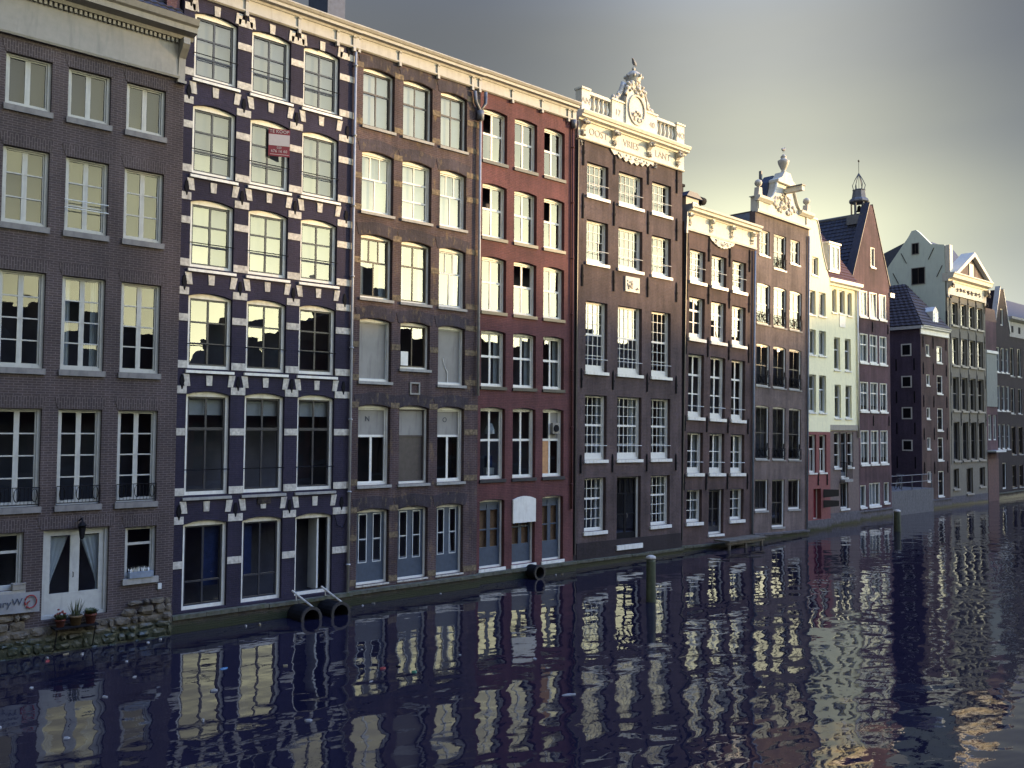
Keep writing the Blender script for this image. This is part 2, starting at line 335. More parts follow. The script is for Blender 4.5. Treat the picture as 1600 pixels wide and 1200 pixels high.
class House:
    def __init__(s, name, u0, u1, y, label, lean=0, cat='canal house', group='brick canal houses along the waterside'):
        s.u0, s.u1, s.y = u0, u1, y; s.e = link(name, None, None, (u0, y, 0), (0, lean, 0)); tag(s.e, label, cat, group); s.holes = []; s.todo = []
    def X(s, u): return u-s.u0
    def window(s, ua, ub, z0, z1, rise=0, rec=.18, **k):
        x0, x1 = ua-s.u0, ub-s.u0
        s.holes.append(outline(x0, x1, z0, z1, rise)); return window(s.e, x0, z0, round(x1-x0, 2), round(z1-z0, 2), rise, rec, **k)
    def wall(s, outer, mat, depth=9.0):
        if s.holes and depth > 1:
            xs = [u-s.u0 for u, z in outer]; zt = max(p[1] for h in s.holes for p in h)+.25; zb = min(p[1] for h in s.holes for p in h)-.3
            rm = MB(); rm.box(min(xs)+.05, max(xs)-.05, 1.5, 1.6, zb, zt)
            for zf in sorted({round(min(p[1] for p in h)*2)/2 for h in s.holes}): rm.box(min(xs)+.06, max(xs)-.06, .34, 1.495, zf-.35, zf-.2)
            part('interior', rm, 'room', s.e)
        return link('wall', wall_mesh('wall', [(u-s.u0, z) for u, z in outer], s.holes, depth, mat), s.e)
    def part(s, name, mb, mat, **k): return part(name, mb, mat, s.e, **k)

def window(par, x0, z0, w_, h, rise=0, rec=.18, fr=.07, frm='white', sb=.045, sash='white', rows=((1, 2),), mul=.045, tr=.05, gl='glass', multi=True,
           sill=None, name='window', blind=None, back=None, tall_tr=None, tilt=.010, low=None):
    W = link(name, cached(('f', w_, h, rise, rec, fr, frm), lambda: MB().ring(outline(0, w_, 0, h, rise), outline(fr, w_-fr, fr, h-fr*.5, .002 if rise else 0), rec-.03, rec+.09).mesh('frame', frm)), par, (x0, 0, z0))
    ix0, ix1, iz0, iz1 = fr, w_-fr, fr, h-fr*.5
    # sash: border and glazing bars
    def mk():
        b = MB(); s0 = iz0
        if low: b.box(ix0, ix1, rec+.012, rec+.07, s0, s0+low); s0 += low
        if sb > 0:
            b.ring(outline(ix0, ix1, s0, iz1), outline(ix0+sb, ix1-sb, s0+sb, iz1-sb), rec+.015, rec+.075)
        z = s0; tot = iz1-s0
        for k, (frac, nc) in enumerate(rows):
            zt = z+tot*frac
            if k < len(rows)-1:
                tt = (tall_tr if tall_tr and k in tall_tr[1] else tr) if not tall_tr else (tall_tr[0] if k in tall_tr[1] else tr)
                b.box(ix0, ix1, rec+.022, rec+.07, zt-tt/2, zt+tt/2)
            for c in range(1, nc):
                xm = ix0+(ix1-ix0)*c/nc; b.box(xm-mul/2, xm+mul/2, rec+.028, rec+.066, z, zt)
            z = zt
        return b.mesh('sash', sash)
    link('sash', cached(('s', w_, h, rise, rec, fr, sb, sash, rows, mul, tr, tall_tr, low), mk), W)
    # glass
    s0 = iz0+(low or 0); tot = iz1-s0; z = s0
    def quad(a, b_): return MB().add([(-a/2, 0, -b_/2), (a/2, 0, -b_/2), (a/2, 0, b_/2), (-a/2, 0, b_/2)], [(0, 1, 2, 3)])
    cells = []
    if multi:
        for frac, nc in rows:
            for c in range(nc): cells.append((ix0+(ix1-ix0)*(c+.5)/nc, z+tot*frac/2, (ix1-ix0)/nc, tot*frac))
            z += tot*frac
    else:
        n = len(rows); half = tot if n < 3 else None
        if half: cells.append(((ix0+ix1)/2, s0+tot/2, ix1-ix0, tot))
        else: cells += [((ix0+ix1)/2, s0+tot*.25, ix1-ix0, tot*.5), ((ix0+ix1)/2, s0+tot*.75, ix1-ix0, tot*.5)]
    for i, (cx, cz, a, b_) in enumerate(cells):
        g = gl[i] if isinstance(gl, (list, tuple)) else gl
        if g is None: continue
        link('pane', cached(('p', round(a, 3), round(b_, 3), g), lambda: quad(a, b_).mesh('pane', g)), W, (cx, rec+.05, cz), (random.gauss(0, tilt), 0, random.gauss(0, tilt)))
    if sill:
        d, hh, ex, sm = sill
        link('sill', cached(('sl', w_, sill), lambda: MB().box(-ex, w_+ex, -d, rec+.02, -hh, -.004).mesh('sill', sm)), W)
    if blind:
        bf, bm_ = blind
        link('blind', cached(('b', w_, h, bf, bm_), lambda: MB().box(.03, w_-.03, .0, .01, h*(1-bf), h+rise).mesh('blind', bm_)), W, (0, rec+.16, 0))
    if back:
        link('curtain', cached(('c', w_, h, back), lambda: curtain_mesh(w_, h, back)), W, (0, rec+.2, 0))
    return W
def curtain_mesh(w_, h, kind):
    b = MB(); n = 14
    for side in (0, 1):
        vs = []; cw = w_*(.26 if kind != 'full' else .5)
        for i in range(n+1):
            x = i/n*cw; x = x if side == 0 else w_-x; y = .03*math.sin(i*2.1)
            vs += [(x, y, 0), (x, y, h)]
        b.add(vs, [(2*i, 2*i+2, 2*i+3, 2*i+1) for i in range(n)])
    return b.mesh('curtain', 'curtain', True)
def rail(W, w_, z, mat='iron', y=-.03, r=.014, n=1, gap=.1):
    for k in range(n):
        link('safety_bar', cached(('r', w_, mat, r, y), lambda: MB().tube([(-.02, .16, 0), (-.01, y, 0), (w_+.01, y, 0), (w_+.02, .16, 0)], r, 5).mesh('safety_bar', mat)), W, (0, 0, z+gap*k))
def anchor(H, u, z0, z1):
    hgt = round(z1-z0, 2)
    def mk():
        b = MB(); b.box(-.035, .035, -.05, -.004, 0, hgt); b.box(-.05, .05, -.065, -.055+.004, hgt*.45, hgt*.58); b.prism([(-.05, hgt), (.05, hgt), (0, hgt+.12)], -.04, -.01); return b.mesh('wall_anchor', 'iron')
    link('wall_anchor', cached(('an', hgt), mk), H.e, (H.X(u), 0, z0))
def plinth(H, u0, u1, z1, mat='plinth', proj=.16, z0=-.8, ledge=True, lm='ledge'):
    b = MB(); b.box(H.X(u0), H.X(u1), -proj, .02, z0, z1); H.part('plinth', b, mat)
    if ledge:
        n = max(3, int((u1-u0)/.9)); xs = [H.X(u0)+(u1-u0)*i/n for i in range(n+1)]
        for i in range(n):
            j = random.uniform(-.012, .012); H.part('coping_stone', MB().box(xs[i]+.006, xs[i+1]-.006, -proj-.07+j, .015, z1+.002, z1+.11+j), lm)
def carving(H, u, z, wd, hg, y=-.06, k=16, mat='ornament', name='carving', deep=.09):
    b = MB(); rnd = random.Random(int(u*97+z*13))
    for i in range(k):
        px = rnd.uniform(-.5, .5)*wd; pz = rnd.uniform(-.5, .5)*hg*(1-abs(px)/wd*.8)
        s_ = rnd.uniform(.10, .2)*min(wd, hg); b.blob((H.X(u)+px, y, z+pz), (s_*1.1, deep*rnd.uniform(.5, 1), s_))
    for i in range(max(2, k//5)):
        px = rnd.uniform(-.35, .35)*wd; pz = rnd.uniform(-.3, .3)*hg; rr = rnd.uniform(.12, .22)*min(wd, hg); a0 = rnd.uniform(0, 6)
        b.tube([(H.X(u)+px+rr*(1-q/14)*math.cos(a0+q*.6), y-.05, z+pz+rr*(1-q/14)*math.sin(a0+q*.6)) for q in range(11)], .035*min(1, hg), 5)
    return part(name, b, mat, H.e, smooth=True)
def pipe_run(H, u, z0, z1, mat='pipe', r=.05, y=-.1, name='drainpipe', brackets=True):
    b = MB(); x = H.X(u); b.tube([(x, y, z0), (x, y, z1)], r, 8)
    if brackets:
        z = z0+1
        while z < z1: b.lathe([(r+.002, 0), (r+.03, .01), (r+.03, .05), (r+.002, .06)], x, y, z, 8); z += 2.4
    return H.part(name, b, mat, smooth=True)
def crown(H, u0, u1, z0, z1, proj=.36, mat='cornice', frieze=True, fz=None, dentil=False, name='cornice'):
    fz = fz if fz is not None else z0+(z1-z0)*.52
    if frieze:
        H.part('frieze', MB().box(H.X(u0), H.X(u1), -.06, .02, z0, fz), mat)
        H.part('moulding', MB().profile([(.02, z0-.09), (-.05, z0-.09), (-.10, z0-.05), (-.10, z0-.003), (.02, z0-.003)], H.X(u0), H.X(u1)), mat)
    p_ = proj; t0 = fz+.002; hh = z1-t0
    prof = [(.03, t0), (-.09, t0), (-.12, t0+hh*.22), (-p_*.72, t0+hh*.30), (-p_*.74, t0+hh*.58), (-p_*.86, t0+hh*.66), (-p_*.98, t0+hh*.86), (-p_, t0+hh*.88), (-p_, t0+hh), (.03, t0+hh)]
    return H.part(name, MB().profile(prof, H.X(u0), H.X(u1)), mat)
def console(H, u, z0, z1, wd=.2, proj=.22, mat='cornice', name='bracket'):
    x = H.X(u); hh = z1-z0
    prof = [(.0, z0), (-.08, z0), (-.10, z0+hh*.3), (-.12, z0+hh*.55), (-proj*.8, z0+hh*.75), (-proj, z0+hh*.85), (-proj, z1), (.0, z1)]
    return H.part(name, MB().profile(prof, x-wd/2, x+wd/2), mat)
def strip(H, u, z0, z1):
    x = H.X(u); H.part('bracket', MB().profile([(.0, z0), (-.13, z0), (-.13, z0+.1), (-.105, z0+.14), (-.105, z1-.08), (-.14, z1-.04), (-.14, z1), (.0, z1)], x-.05, x+.05), 'cornice')
def flatroof(H, z, depth=9, mat='felt'):
    return H.part('roof', MB().box(.05, H.u1-H.u0-.05, .25, depth-.05, z+.003, z+.06), mat)
def tiles(name, par, A, B, Cc, D, mat, nu, nv, amp=.05, seed=1):
    # a tiled roof slope A-B (eave, left to right) D-C (top); wavy courses with a step at every row
    A, B, Cc, D = map(Vector, (A, B, Cc, D)); nrm = (B-A).cross(D-A).normalized()
    if nrm.z < 0: nrm = -nrm
    b = MB(); vs = []; fs = []; k = nu*2+1; rnd = random.Random(seed)
    for j in range(nv):
        for e in (0, 1):
            tv = (j+e)/nv; lift = amp*.9*(1-e)+.02
            jit = rnd.uniform(-.006, .006)
            for i in range(k):
                tu = i/(k-1); q = A.lerp(B, tu).lerp(D.lerp(Cc, tu), tv)
                vs.append(q+nrm*(lift+jit+(amp*.6 if i % 2 else 0)))
    for r_ in range(nv*2-1):
        for i in range(k-1): a = r_*k+i; fs.append((a, a+1, a+k+1, a+k))
    b.add(vs, fs); o = part(name, b, mat, par); o['kind'] = 'stuff'; return o
def copy_thing(root, loc, rotz=0):
    r = root.copy(); C.objects.link(r); r.location = loc; r.rotation_euler = (0, 0, rotz)
    for ch in root.children:
        c = ch.copy(); C.objects.link(c); c.parent = r
        for g in ch.children:
            d = g.copy(); C.objects.link(d); d.parent = c
    return r

# ------------------------------------------------------------------ ground and water
Wm = MB().add([(-150, -56, 0), (420, -56, 0), (420, 30, 0), (-150, 30, 0)], [(0, 1, 2, 3)])
tag(part('canal_water', Wm, 'water', None), None, None, kind='structure')
gm = plain('street_ground', (.09, .085, .08), .9, .2, scale=.5)
tag(part('ground', MB().add([(-1500, -1500, -1.2), (1500, -1500, -1.2), (1500, 1500, -1.2), (-1500, 1500, -1.2)], [(0, 1, 2, 3)]), gm, None), None, None, kind='structure')
tag(part('far_quay', MB().box(-200, 460, -300, -56, -1.1, 1.3), gm, None), None, None, kind='structure')
tag(part('street', MB().box(-200, 460, 14, 300, -1.1, 1.2), gm, None), None, None, kind='structure')

# ================================================================== HOUSE 1 : grey-brown brick
H = House('canal_house', 2.9, 11.06, -.2, 'grey-brown brick canal house with a deep cream cornice board and curtained double door')
cols = [(4.78, 5.9), (6.33, 7.45), (7.86, 8.98), (9.41, 10.52)]
for r_, (z0, z1, rows) in enumerate([(14.29, 15.65, ((1, 2),)), (11.2, 13.21, ((.34, 2), (.33, 2), (.33, 2))), (7.46, 9.98, ((.27, 2), (.24, 2), (.24, 2), (.25, 2))), (3.85, 6.40, ((.27, 2), (.24, 2), (.24, 2), (.25, 2)))]):
    for ci, (a, b_) in enumerate(cols):
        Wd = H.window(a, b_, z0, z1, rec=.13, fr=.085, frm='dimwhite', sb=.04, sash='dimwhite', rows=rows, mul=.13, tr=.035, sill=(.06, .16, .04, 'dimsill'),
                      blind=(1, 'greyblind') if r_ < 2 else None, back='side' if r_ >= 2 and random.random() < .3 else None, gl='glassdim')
        if r_ == 1 and ci == 2: rail(Wd, b_-a, .62, 'graywhite', n=2, gap=.22)
        if r_ == 3 and ci:      # low wrought-iron balcony rail
            b = MB(); ww = b_-a
            b.tube([(0, -.03, .06), (ww, -.03, .06)], .012, 5); b.tube([(0, -.03, .5), (ww, -.03, .5)], .012, 5)
            for q in range(13):
                x = ww*q/12; b.tube([(x, -.03, .06), (x, -.03, .5)], .007, 4)
            for q in (.12, .5, .88):
                b.tube([(ww*q+.07*math.cos(s_*.63), -.05, .3+.17*math.sin(s_*.63)) for s_ in range(11)], .012, 5)
            part('balcony_rail', b, 'iron', Wd)
    for a, b_ in cols:
        mid = (a+b_)/2; ztop = z1
        o = H.part('lintel', MB().prism([(H.X(a)-.02, ztop+.01), (H.X(b_)+.02, ztop+.01), (H.X(b_)+.12, ztop+.33), (H.X(a)-.12, ztop+.33)], -.012, .02), 'b_greyv')
for a, b_, z0, z1 in ((5.55, 7.11, 1.74, 3.20), (9.69, 10.56, 1.74, 3.15)):
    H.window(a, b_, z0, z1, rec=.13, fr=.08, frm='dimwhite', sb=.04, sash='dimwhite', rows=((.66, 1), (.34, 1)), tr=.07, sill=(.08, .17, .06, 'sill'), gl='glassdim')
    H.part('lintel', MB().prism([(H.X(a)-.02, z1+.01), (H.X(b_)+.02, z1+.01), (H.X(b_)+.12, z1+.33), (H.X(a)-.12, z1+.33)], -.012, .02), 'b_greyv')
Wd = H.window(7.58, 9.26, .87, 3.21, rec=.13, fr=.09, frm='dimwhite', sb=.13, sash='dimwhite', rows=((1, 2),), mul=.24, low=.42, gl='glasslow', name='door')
for sgn, cx in ((1, .22), (-1, 1.68-.22)):       # tied-back curtains
    b = MB(); n = 12; vs = []
    for j in range(9):
        tz = j/8; zt = 2.13-tz*1.75; wdt = .5*(1-.78*min(1, tz/.72)) if tz < .72 else .5*(.22+.1*(tz-.72))
        for i in range(n+1): vs.append((cx-sgn*.1+sgn*wdt*i/n*1.15, .25+.025*math.sin(i*2.2), zt))
    b.add(vs, [(j*(n+1)+i, j*(n+1)+i+1, (j+1)*(n+1)+i+1, (j+1)*(n+1)+i) for j in range(8) for i in range(n)]); part('curtain', b, 'curtain', Wd, smooth=True)
part('handle', MB().tube([(.78, .08, 1.05), (.78, .05, 1.05), (.78, .05, 1.18), (.78, .08, 1.18)], .012, 5), 'iron', Wd)
H.part('lintel', MB().prism([(H.X(7.5), 3.23), (H.X(9.34), 3.23), (H.X(9.44), 3.56), (H.X(7.4), 3.56)], -.012, .02), 'b_greyv')
H.wall([(2.9, -.9), (11.06, -.9), (11.06, 16.9), (2.9, 16.9)], 'b_grey')
# rubble base: individual rough stones
b = H.part('plinth', MB().box(0, H.X(11.05), -.06, .02, -.9, .72), 'rubble')
rnd = random.Random(5); zr = -.22; row = 0
while zr < 1.02:
    x = H.X(5.6)-rnd.uniform(0, .4); hrow = rnd.uniform(.15, .30)
    while x < H.X(11.0)-.1:
        ww = rnd.uniform(.14, .52); x1_ = min(x+ww, H.X(11.03)); hh = hrow*rnd.uniform(.75, 1.12)
        if not (zr+hh > .86 and H.X(7.5) < x1_ and x < H.X(9.32)) and x > 0:
            k = rnd.randint(6, 9); cxs, czs = (x+x1_)/2, zr+hrow/2+rnd.uniform(-.03, .03); d = rnd.uniform(.07, .17); rx, rz = (x1_-x)/2*1.05, hh/2*1.08
            pl = [(cxs+rx*math.copysign(abs(math.cos(2*math.pi*i/k))**.6, math.cos(2*math.pi*i/k))*rnd.uniform(.84, 1.04), czs+rz*math.copysign(abs(math.sin(2*math.pi*i/k))**.6, math.sin(2*math.pi*i/k))*rnd.uniform(.82, 1.04)) for i in range(k)]
            vs = [(a, -.055, c) for a, c in pl]+[(cxs+(a-cxs)*rnd.uniform(.6, .8), -d*rnd.uniform(.75, 1.1), czs+(c-czs)*rnd.uniform(.55, .8)) for a, c in pl]+[(cxs, -d*1.08, czs)]
            H.part('stone', MB().add(vs, [(i, (i+1) % k, k+(i+1) % k, k+i) for i in range(k)]+[(k+i, k+(i+1) % k, 2*k) for i in range(k)]), 'rubble')
        x = x1_
    zr += hrow*.92
H.part('frieze', MB().box(0, H.X(10.86), -.07, .02, 16.2, 17.22), 'offwhite')
H.part('moulding', MB().profile([(.02, 16.1), (-.10, 16.1), (-.12, 16.16), (-.12, 16.197), (.02, 16.197)], 0, H.X(10.86)), 'offwhite')
b = MB()
for i in range(62):
    x = .06+i*.127
    if x < H.X(10.8): b.box(x, x+.07, -.16, -.0705, 17.12, 17.23)
H.part('dentil', b, 'offwhite')['kind'] = 'stuff'
H.part('cornice', MB().profile([(.03, 17.24), (-.2, 17.24), (-.24, 17.34), (-.5, 17.40), (-.52, 17.55), (-.60, 17.6), (-.66, 17.76), (.03, 17.80)], 0, H.X(11.2)), 'offwhite')
console(H, 10.93, 16.06, 17.235, .2, .42, 'offwhite'); H.part('bracket_foot', MB().box(H.X(10.80), H.X(11.06), -.14, .01, 15.98, 16.056), 'offwhite')
tiles('roof', H.e, (0, -.1, 17.85), (H.X(11.06), -.1, 17.85), (H.X(11.06), 3.5, 21.5), (0, 3.5, 21.5), 'roofdark', 36, 20)
H.part('chimney', MB().box(H.X(10.6), H.X(10.98), .3, 1.0, 17.85, 19.4), 'b_maroon')
b = MB(); x = H.X(8.46)      # wall lantern over the door
b.tube([(x, 0, 3.42), (x, -.22, 3.5), (x, -.26, 3.42)], .02, 5); b.lathe([(.0, .0), (.10, .02), (.13, .05), (.03, .16), (.0, .18)], x, -.26, 3.26, 6); b.lathe([(.03, -.3), (.06, -.26), (.10, .0), (.12, .015)], x, -.26, 3.25, 6)
ln = H.part('lantern', b, 'iron'); part('glass', MB().lathe([(.062, .0), (.095, .22)], x, -.26, 3.01, 6), 'lamp_glass', ln)
H.part('meter_box', MB().box(H.X(10.62), H.X(10.72), -.06, -.001, 1.36, 1.52), 'graywhite')
# loose things in front of house 1
y1 = -.2
Y = y1-.12
o = tag(link('banner', None, None, (5.6, Y, 1.15)), 'pale cloth banner with a red round mark beside the curtained double door', 'banner')
b = MB(); vs = []
for i in range(13): x = i/12*1.9; yy = -.01+.012*math.sin(i*1.3); vs += [(x, yy, .16*(1-i/12)*.3), (x, yy, .52)]
b.add(vs, [(2*i, 2*i+2, 2*i+3, 2*i+1) for i in range(12)]); part('cloth', b, 'banner', o)
put_text('ury', .26, 'ink', o, 1.05, -.035, .28, .004); put_text('W', .24, 'ink', o, 1.36, -.035, .30, .004)
b = MB(); b.tube([(1.68+.14*math.cos(q*.5-2.3), -.035, .28+.16*math.sin(q*.5-2.3)) for q in range(13)], .018, 5); b.tube([(1.58, -.035, .13), (1.60, -.035, .26), (1.66, -.035, .30)], .016, 5); part('emblem', b, 'redink', o)
bench = tag(link('plant_shelf', None, None, (8.35, Y-.12, 0)), 'low iron shelf on thin legs below the double door carrying the flower pots', 'shelf')
part('top', MB().box(-.55, .55, -.2, .16, .66, .70), 'iron', bench)
for sx in (-.48, .48): part('leg', MB().tube([(sx, -.15, .66), (sx, .05, .1), (sx, .17, .05)], .016, 5), 'iron', bench)
def pot(x, y, z, r, h, mat, label, spiky, flower=False):
    o = tag(link('flower_pot', None, None, (x, y, z)), label, 'flower pot', 'flower pots on the shelf by the door')
    part('pot', MB().lathe([(r*.7, 0), (r*.95, h*.8), (r*1.08, h*.8), (r*1.08, h), (r*.9, h), (r*.85, h*.9)], 0, 0, 0, 12), mat, o, smooth=True)
    b = MB(); rnd = random.Random(int(x*100))
    for i in range(60 if spiky else 90):
        a = rnd.uniform(0, 6.28); l = rnd.uniform(.15, .5 if spiky else .2); lean = rnd.uniform(.1, .5) if spiky else rnd.uniform(.4, 1.3)
        q = Vector((math.cos(a)*r*.5, math.sin(a)*r*.5, h*.92)); d = Vector((math.cos(a)*math.sin(lean), math.sin(a)*math.sin(lean), math.cos(lean)))*l; s_ = Vector((-math.sin(a), math.cos(a), 0))*(.008 if spiky else .03)
        b.add([q-s_*.6, q+s_*.6, q+d*.6+s_, q+d, q+d*.6-s_], [(0, 1, 2, 3, 4)])
    part('foliage', b, 'leaf', o)
    if flower:
        b = MB()
        for i in range(9): b.blob((rnd.uniform(-r, r), rnd.uniform(-r, r), h+rnd.uniform(.1, .24)), (.035, .035, .025), 6, 4)
        part('blossom', b, 'flower', o)
pot(7.98, Y-.14, .702, .13, .20, 'terracotta', 'small red flower pot with red blossoms beside the ochre pot', False, True)
pot(8.36, Y-.14, .702, .17, .26, 'ochrepot', 'ochre flower pot with tall thin grassy leaves', True)
pot(8.74, Y-.14, .702, .15, .26, 'terracotta', 'terracotta flower pot with a low green plant beneath the door handle side', False)
o = tag(link('window_box', None, None, (10.12, y1-.02, 1.74)), 'blue-grey planter box on the sill of the small ground floor window by the striped house', 'planter')
part('box', MB().box(-.32, .34, -.09, .1, .0, .16), 'bluepipe', o); b = MB(); rnd = random.Random(3)
for i in range(70): q = Vector((rnd.uniform(-.3, .3), rnd.uniform(-.06, .08), .15)); a = rnd.uniform(0, 6.28); b.add([q, q+Vector((.03*math.cos(a), .03*math.sin(a), .06)), q+Vector((rnd.uniform(-.05, .05), rnd.uniform(-.05, .03), rnd.uniform(.08, .17)))], [(0, 1, 2)])
part('foliage', b, 'curtain', o)
o = tag(link('crate', None, None, (7.0, y1-.02, 1.745)), 'small pale box standing on the sill above the banner', 'box')
part('body', MB().box(-.14, .16, -.08, .10, 0, .13), 'offwhite', o); part('rim', MB().ring([(-.15, -.09), (.17, -.09), (.17, .11), (-.15, .11)], [(-.12, -.06), (.14, -.06), (.14, .08), (-.12, .08)], 0, .02), 'offwhite', o, loc=(0, .01, .15), rot=(R(90), 0, 0))

# ================================================================== HOUSE 2 : dark purple brick with white stone bands
H = House('canal_house', 11.08, 17.14, 0, 'dark purple canal house striped with white stone blocks and arch stones over every window')
cols = [(11.42, 12.80), (13.27, 14.63), (15.09, 16.45)]; piers = [(11.10, 11.42), (12.80, 13.27), (14.63, 15.09), (16.45, 17.08)]
rowsz = [(16.4, 18.33, .7), (13.5, 15.52, .7), (10.69, 12.64, .68), (7.68, 9.82, .75), (3.94, 6.9, 1.2), (.6, 3.08, 1.25)]
sign_win = None
for r_, (z0, z1, dm) in enumerate(rowsz):
    for ci, (a, b_) in enumerate(cols):
        k = dict(rise=.12, rec=.15, fr=.10, frm='white', sb=.05, sash='darksash', mul=.06, tr=.05)
        if r_ < 4: k.update(rows=((.33, 2), (.32, 2), (.35, 2)), blind=(1, 'addedblind') if r_ < 3 else None, gl='glass')  # pale blinds added behind the sky-reflecting upper panes to brighten them
        elif r_ == 4: k.update(rows=((.66, 2), (.34, 2)), tr=.09, gl=('glasslow',)*4 if ci != 1 else (None, None, 'glass', 'glass'), blind=(.2, 'blind'))
        else: k.update(rows=((.30, 2), (.70, 2)), tr=.05, gl='glasslow' if ci < 2 else (None,)*4)
        if r_ == 5 and ci == 2: k.update(sash='darksash', rows=((1, 1),), gl=(None,), sb=.03)
        Wd = H.window(a, b_, z0, z1, name='window', **k)
        ww = b_-a
        if r_ < 5: rail(Wd, ww, .72 if r_ < 4 else .75, r=.016)
        if r_ < 5: part('sill', MB().box(-.06, ww+.08, -.07, .13, -.14, -.06), 'white' if r_ != 4 else 'sill', Wd)
        if r_ == 5 and ci == 0: part('curtain', MB().box(.72, 1.26, .36, .37, .6, 2.5), 'bluecurt', Wd)
        if r_ == 5 and ci == 1: part('curtain', MB().box(.12, .5, .36, .37, .8, 2.3), 'bluecurt', Wd)
        if r_ == 5 and ci == 2: part('door_leaf', MB().box(.9, .96, .2, .75, .1, 2.5), 'graywhite', Wd)
        if r_ == 1 and ci == 1: sign_win = (a, z0)
        zab = (18.92, 16.4, 13.5, 10.69, 7.68, 3.94)[r_]
        for sx, tilt_ in ((0, -.16), (.5, 0), (1, .16)):     # arch stones
            x = H.X(a)+ww*sx+(.02 if sx == 0 else -.02 if sx == 1 else 0); zb = zab-(.50 if sx == .5 else .53)+random.uniform(-.01, .01); hh = .30 if sx == .5 else .35; sh = math.tan(tilt_)*hh
            H.part('arch_stone', MB().prism([(x-.085, zb), (x+.085, zb), (x+.10+sh, zb+hh), (x-.10+sh, zb+hh)], -.022, .01), 'stone')
    for pi, (a, b_) in enumerate(piers):
        x0, x1 = H.X(a), H.X(b_); zi = z1+.03; xm = (x0+x1)/2 if pi in (1, 2) else (x0+.18 if pi == 0 else x1-.3)
        H.part('band_stone', MB().prism([(x0, zi), (x1, zi), (x1, zi+.22), (xm+.04, zi+.22), (xm+.02, zi+.12), (xm-.02, zi+.12), (xm-.04, zi+.22), (x0, zi+.22)], -.022, .01), 'stone')
        H.part('band_stone', MB().box(x0, x1, -.022, .01, z1-dm, z1-dm+.21), 'stone')
        if r_ < 5: H.part('band_stone', MB().box(x0, x1, -.022, .01, z0+.0, z0+.22), 'stone')
        if r_ > 0 or True: H.part('wall_anchor', MB().prism([(xm-.03, zi+.56), (xm-.07, zi+.36), (xm, zi+.14), (xm+.07, zi+.36), (xm+.03, zi+.56)], -.03, -.001), 'iron')
H.wall([(11.08, -.9), (17.14, -.9), (17.14, 19.2), (11.08, 19.2)], 'b_purple')
plinth(H, 11.08, 17.14, .40)
crown(H, 11.09, 17.15, 18.9, 19.55)
for u in (11.3, 13.03, 14.86, 16.3, 16.95): strip(H, u, 18.70, 19.23)
flatroof(H, 19.2)
pipe_run(H, 17.02, .4, 18.7, 'pipe', .045, -.09)
b = MB(); b.tube([(H.X(16.5), -.03, 3.1), (H.X(16.6), -.04, 2.75), (H.X(16.85), -.04, 2.65), (H.X(17.0), -.04, 3.0)], .012, 5); H.part('cable', b, 'iron')
H.part('roof_housing', MB().box(H.X(17.75), H.X(18.5), 3.0, 4.4, 19.26, 23.0), 'slate')
H.part('wall_plaque', MB().box(H.X(13.75), H.X(14.2), -.03, .01, 3.58, 3.82), 'plinth')
a, z0 = sign_win
o = tag(link('sale_sign', None, None, (a+.98, -.02, z0+1.05), (0, 0, R(-24))), 'red and white TE KOOP for-sale board hung in a window of the striped house', 'sign')
part('board', MB().box(-.33, .33, -.015, .015, 0, .88), 'signred', o); part('panel', MB().box(-.325, .325, -.0215, -.0155, .34, .70), 'signwhite', o)
put_text('TE KOOP', .145, 'signwhite', o, 0, -.022, .79, .004); put_text('020', .10, 'signwhite', o, 0, -.022, .275, .004); put_text('676 16 60', .125, 'signwhite', o, 0, -.022, .16, .004)
part('stripe', MB().box(-.28, .30, -.021, -.0155, .05, .065), 'signwhite', o)
part('bracket', MB().box(-.30, .30, .016, .10, .80, .84), 'iron', o)

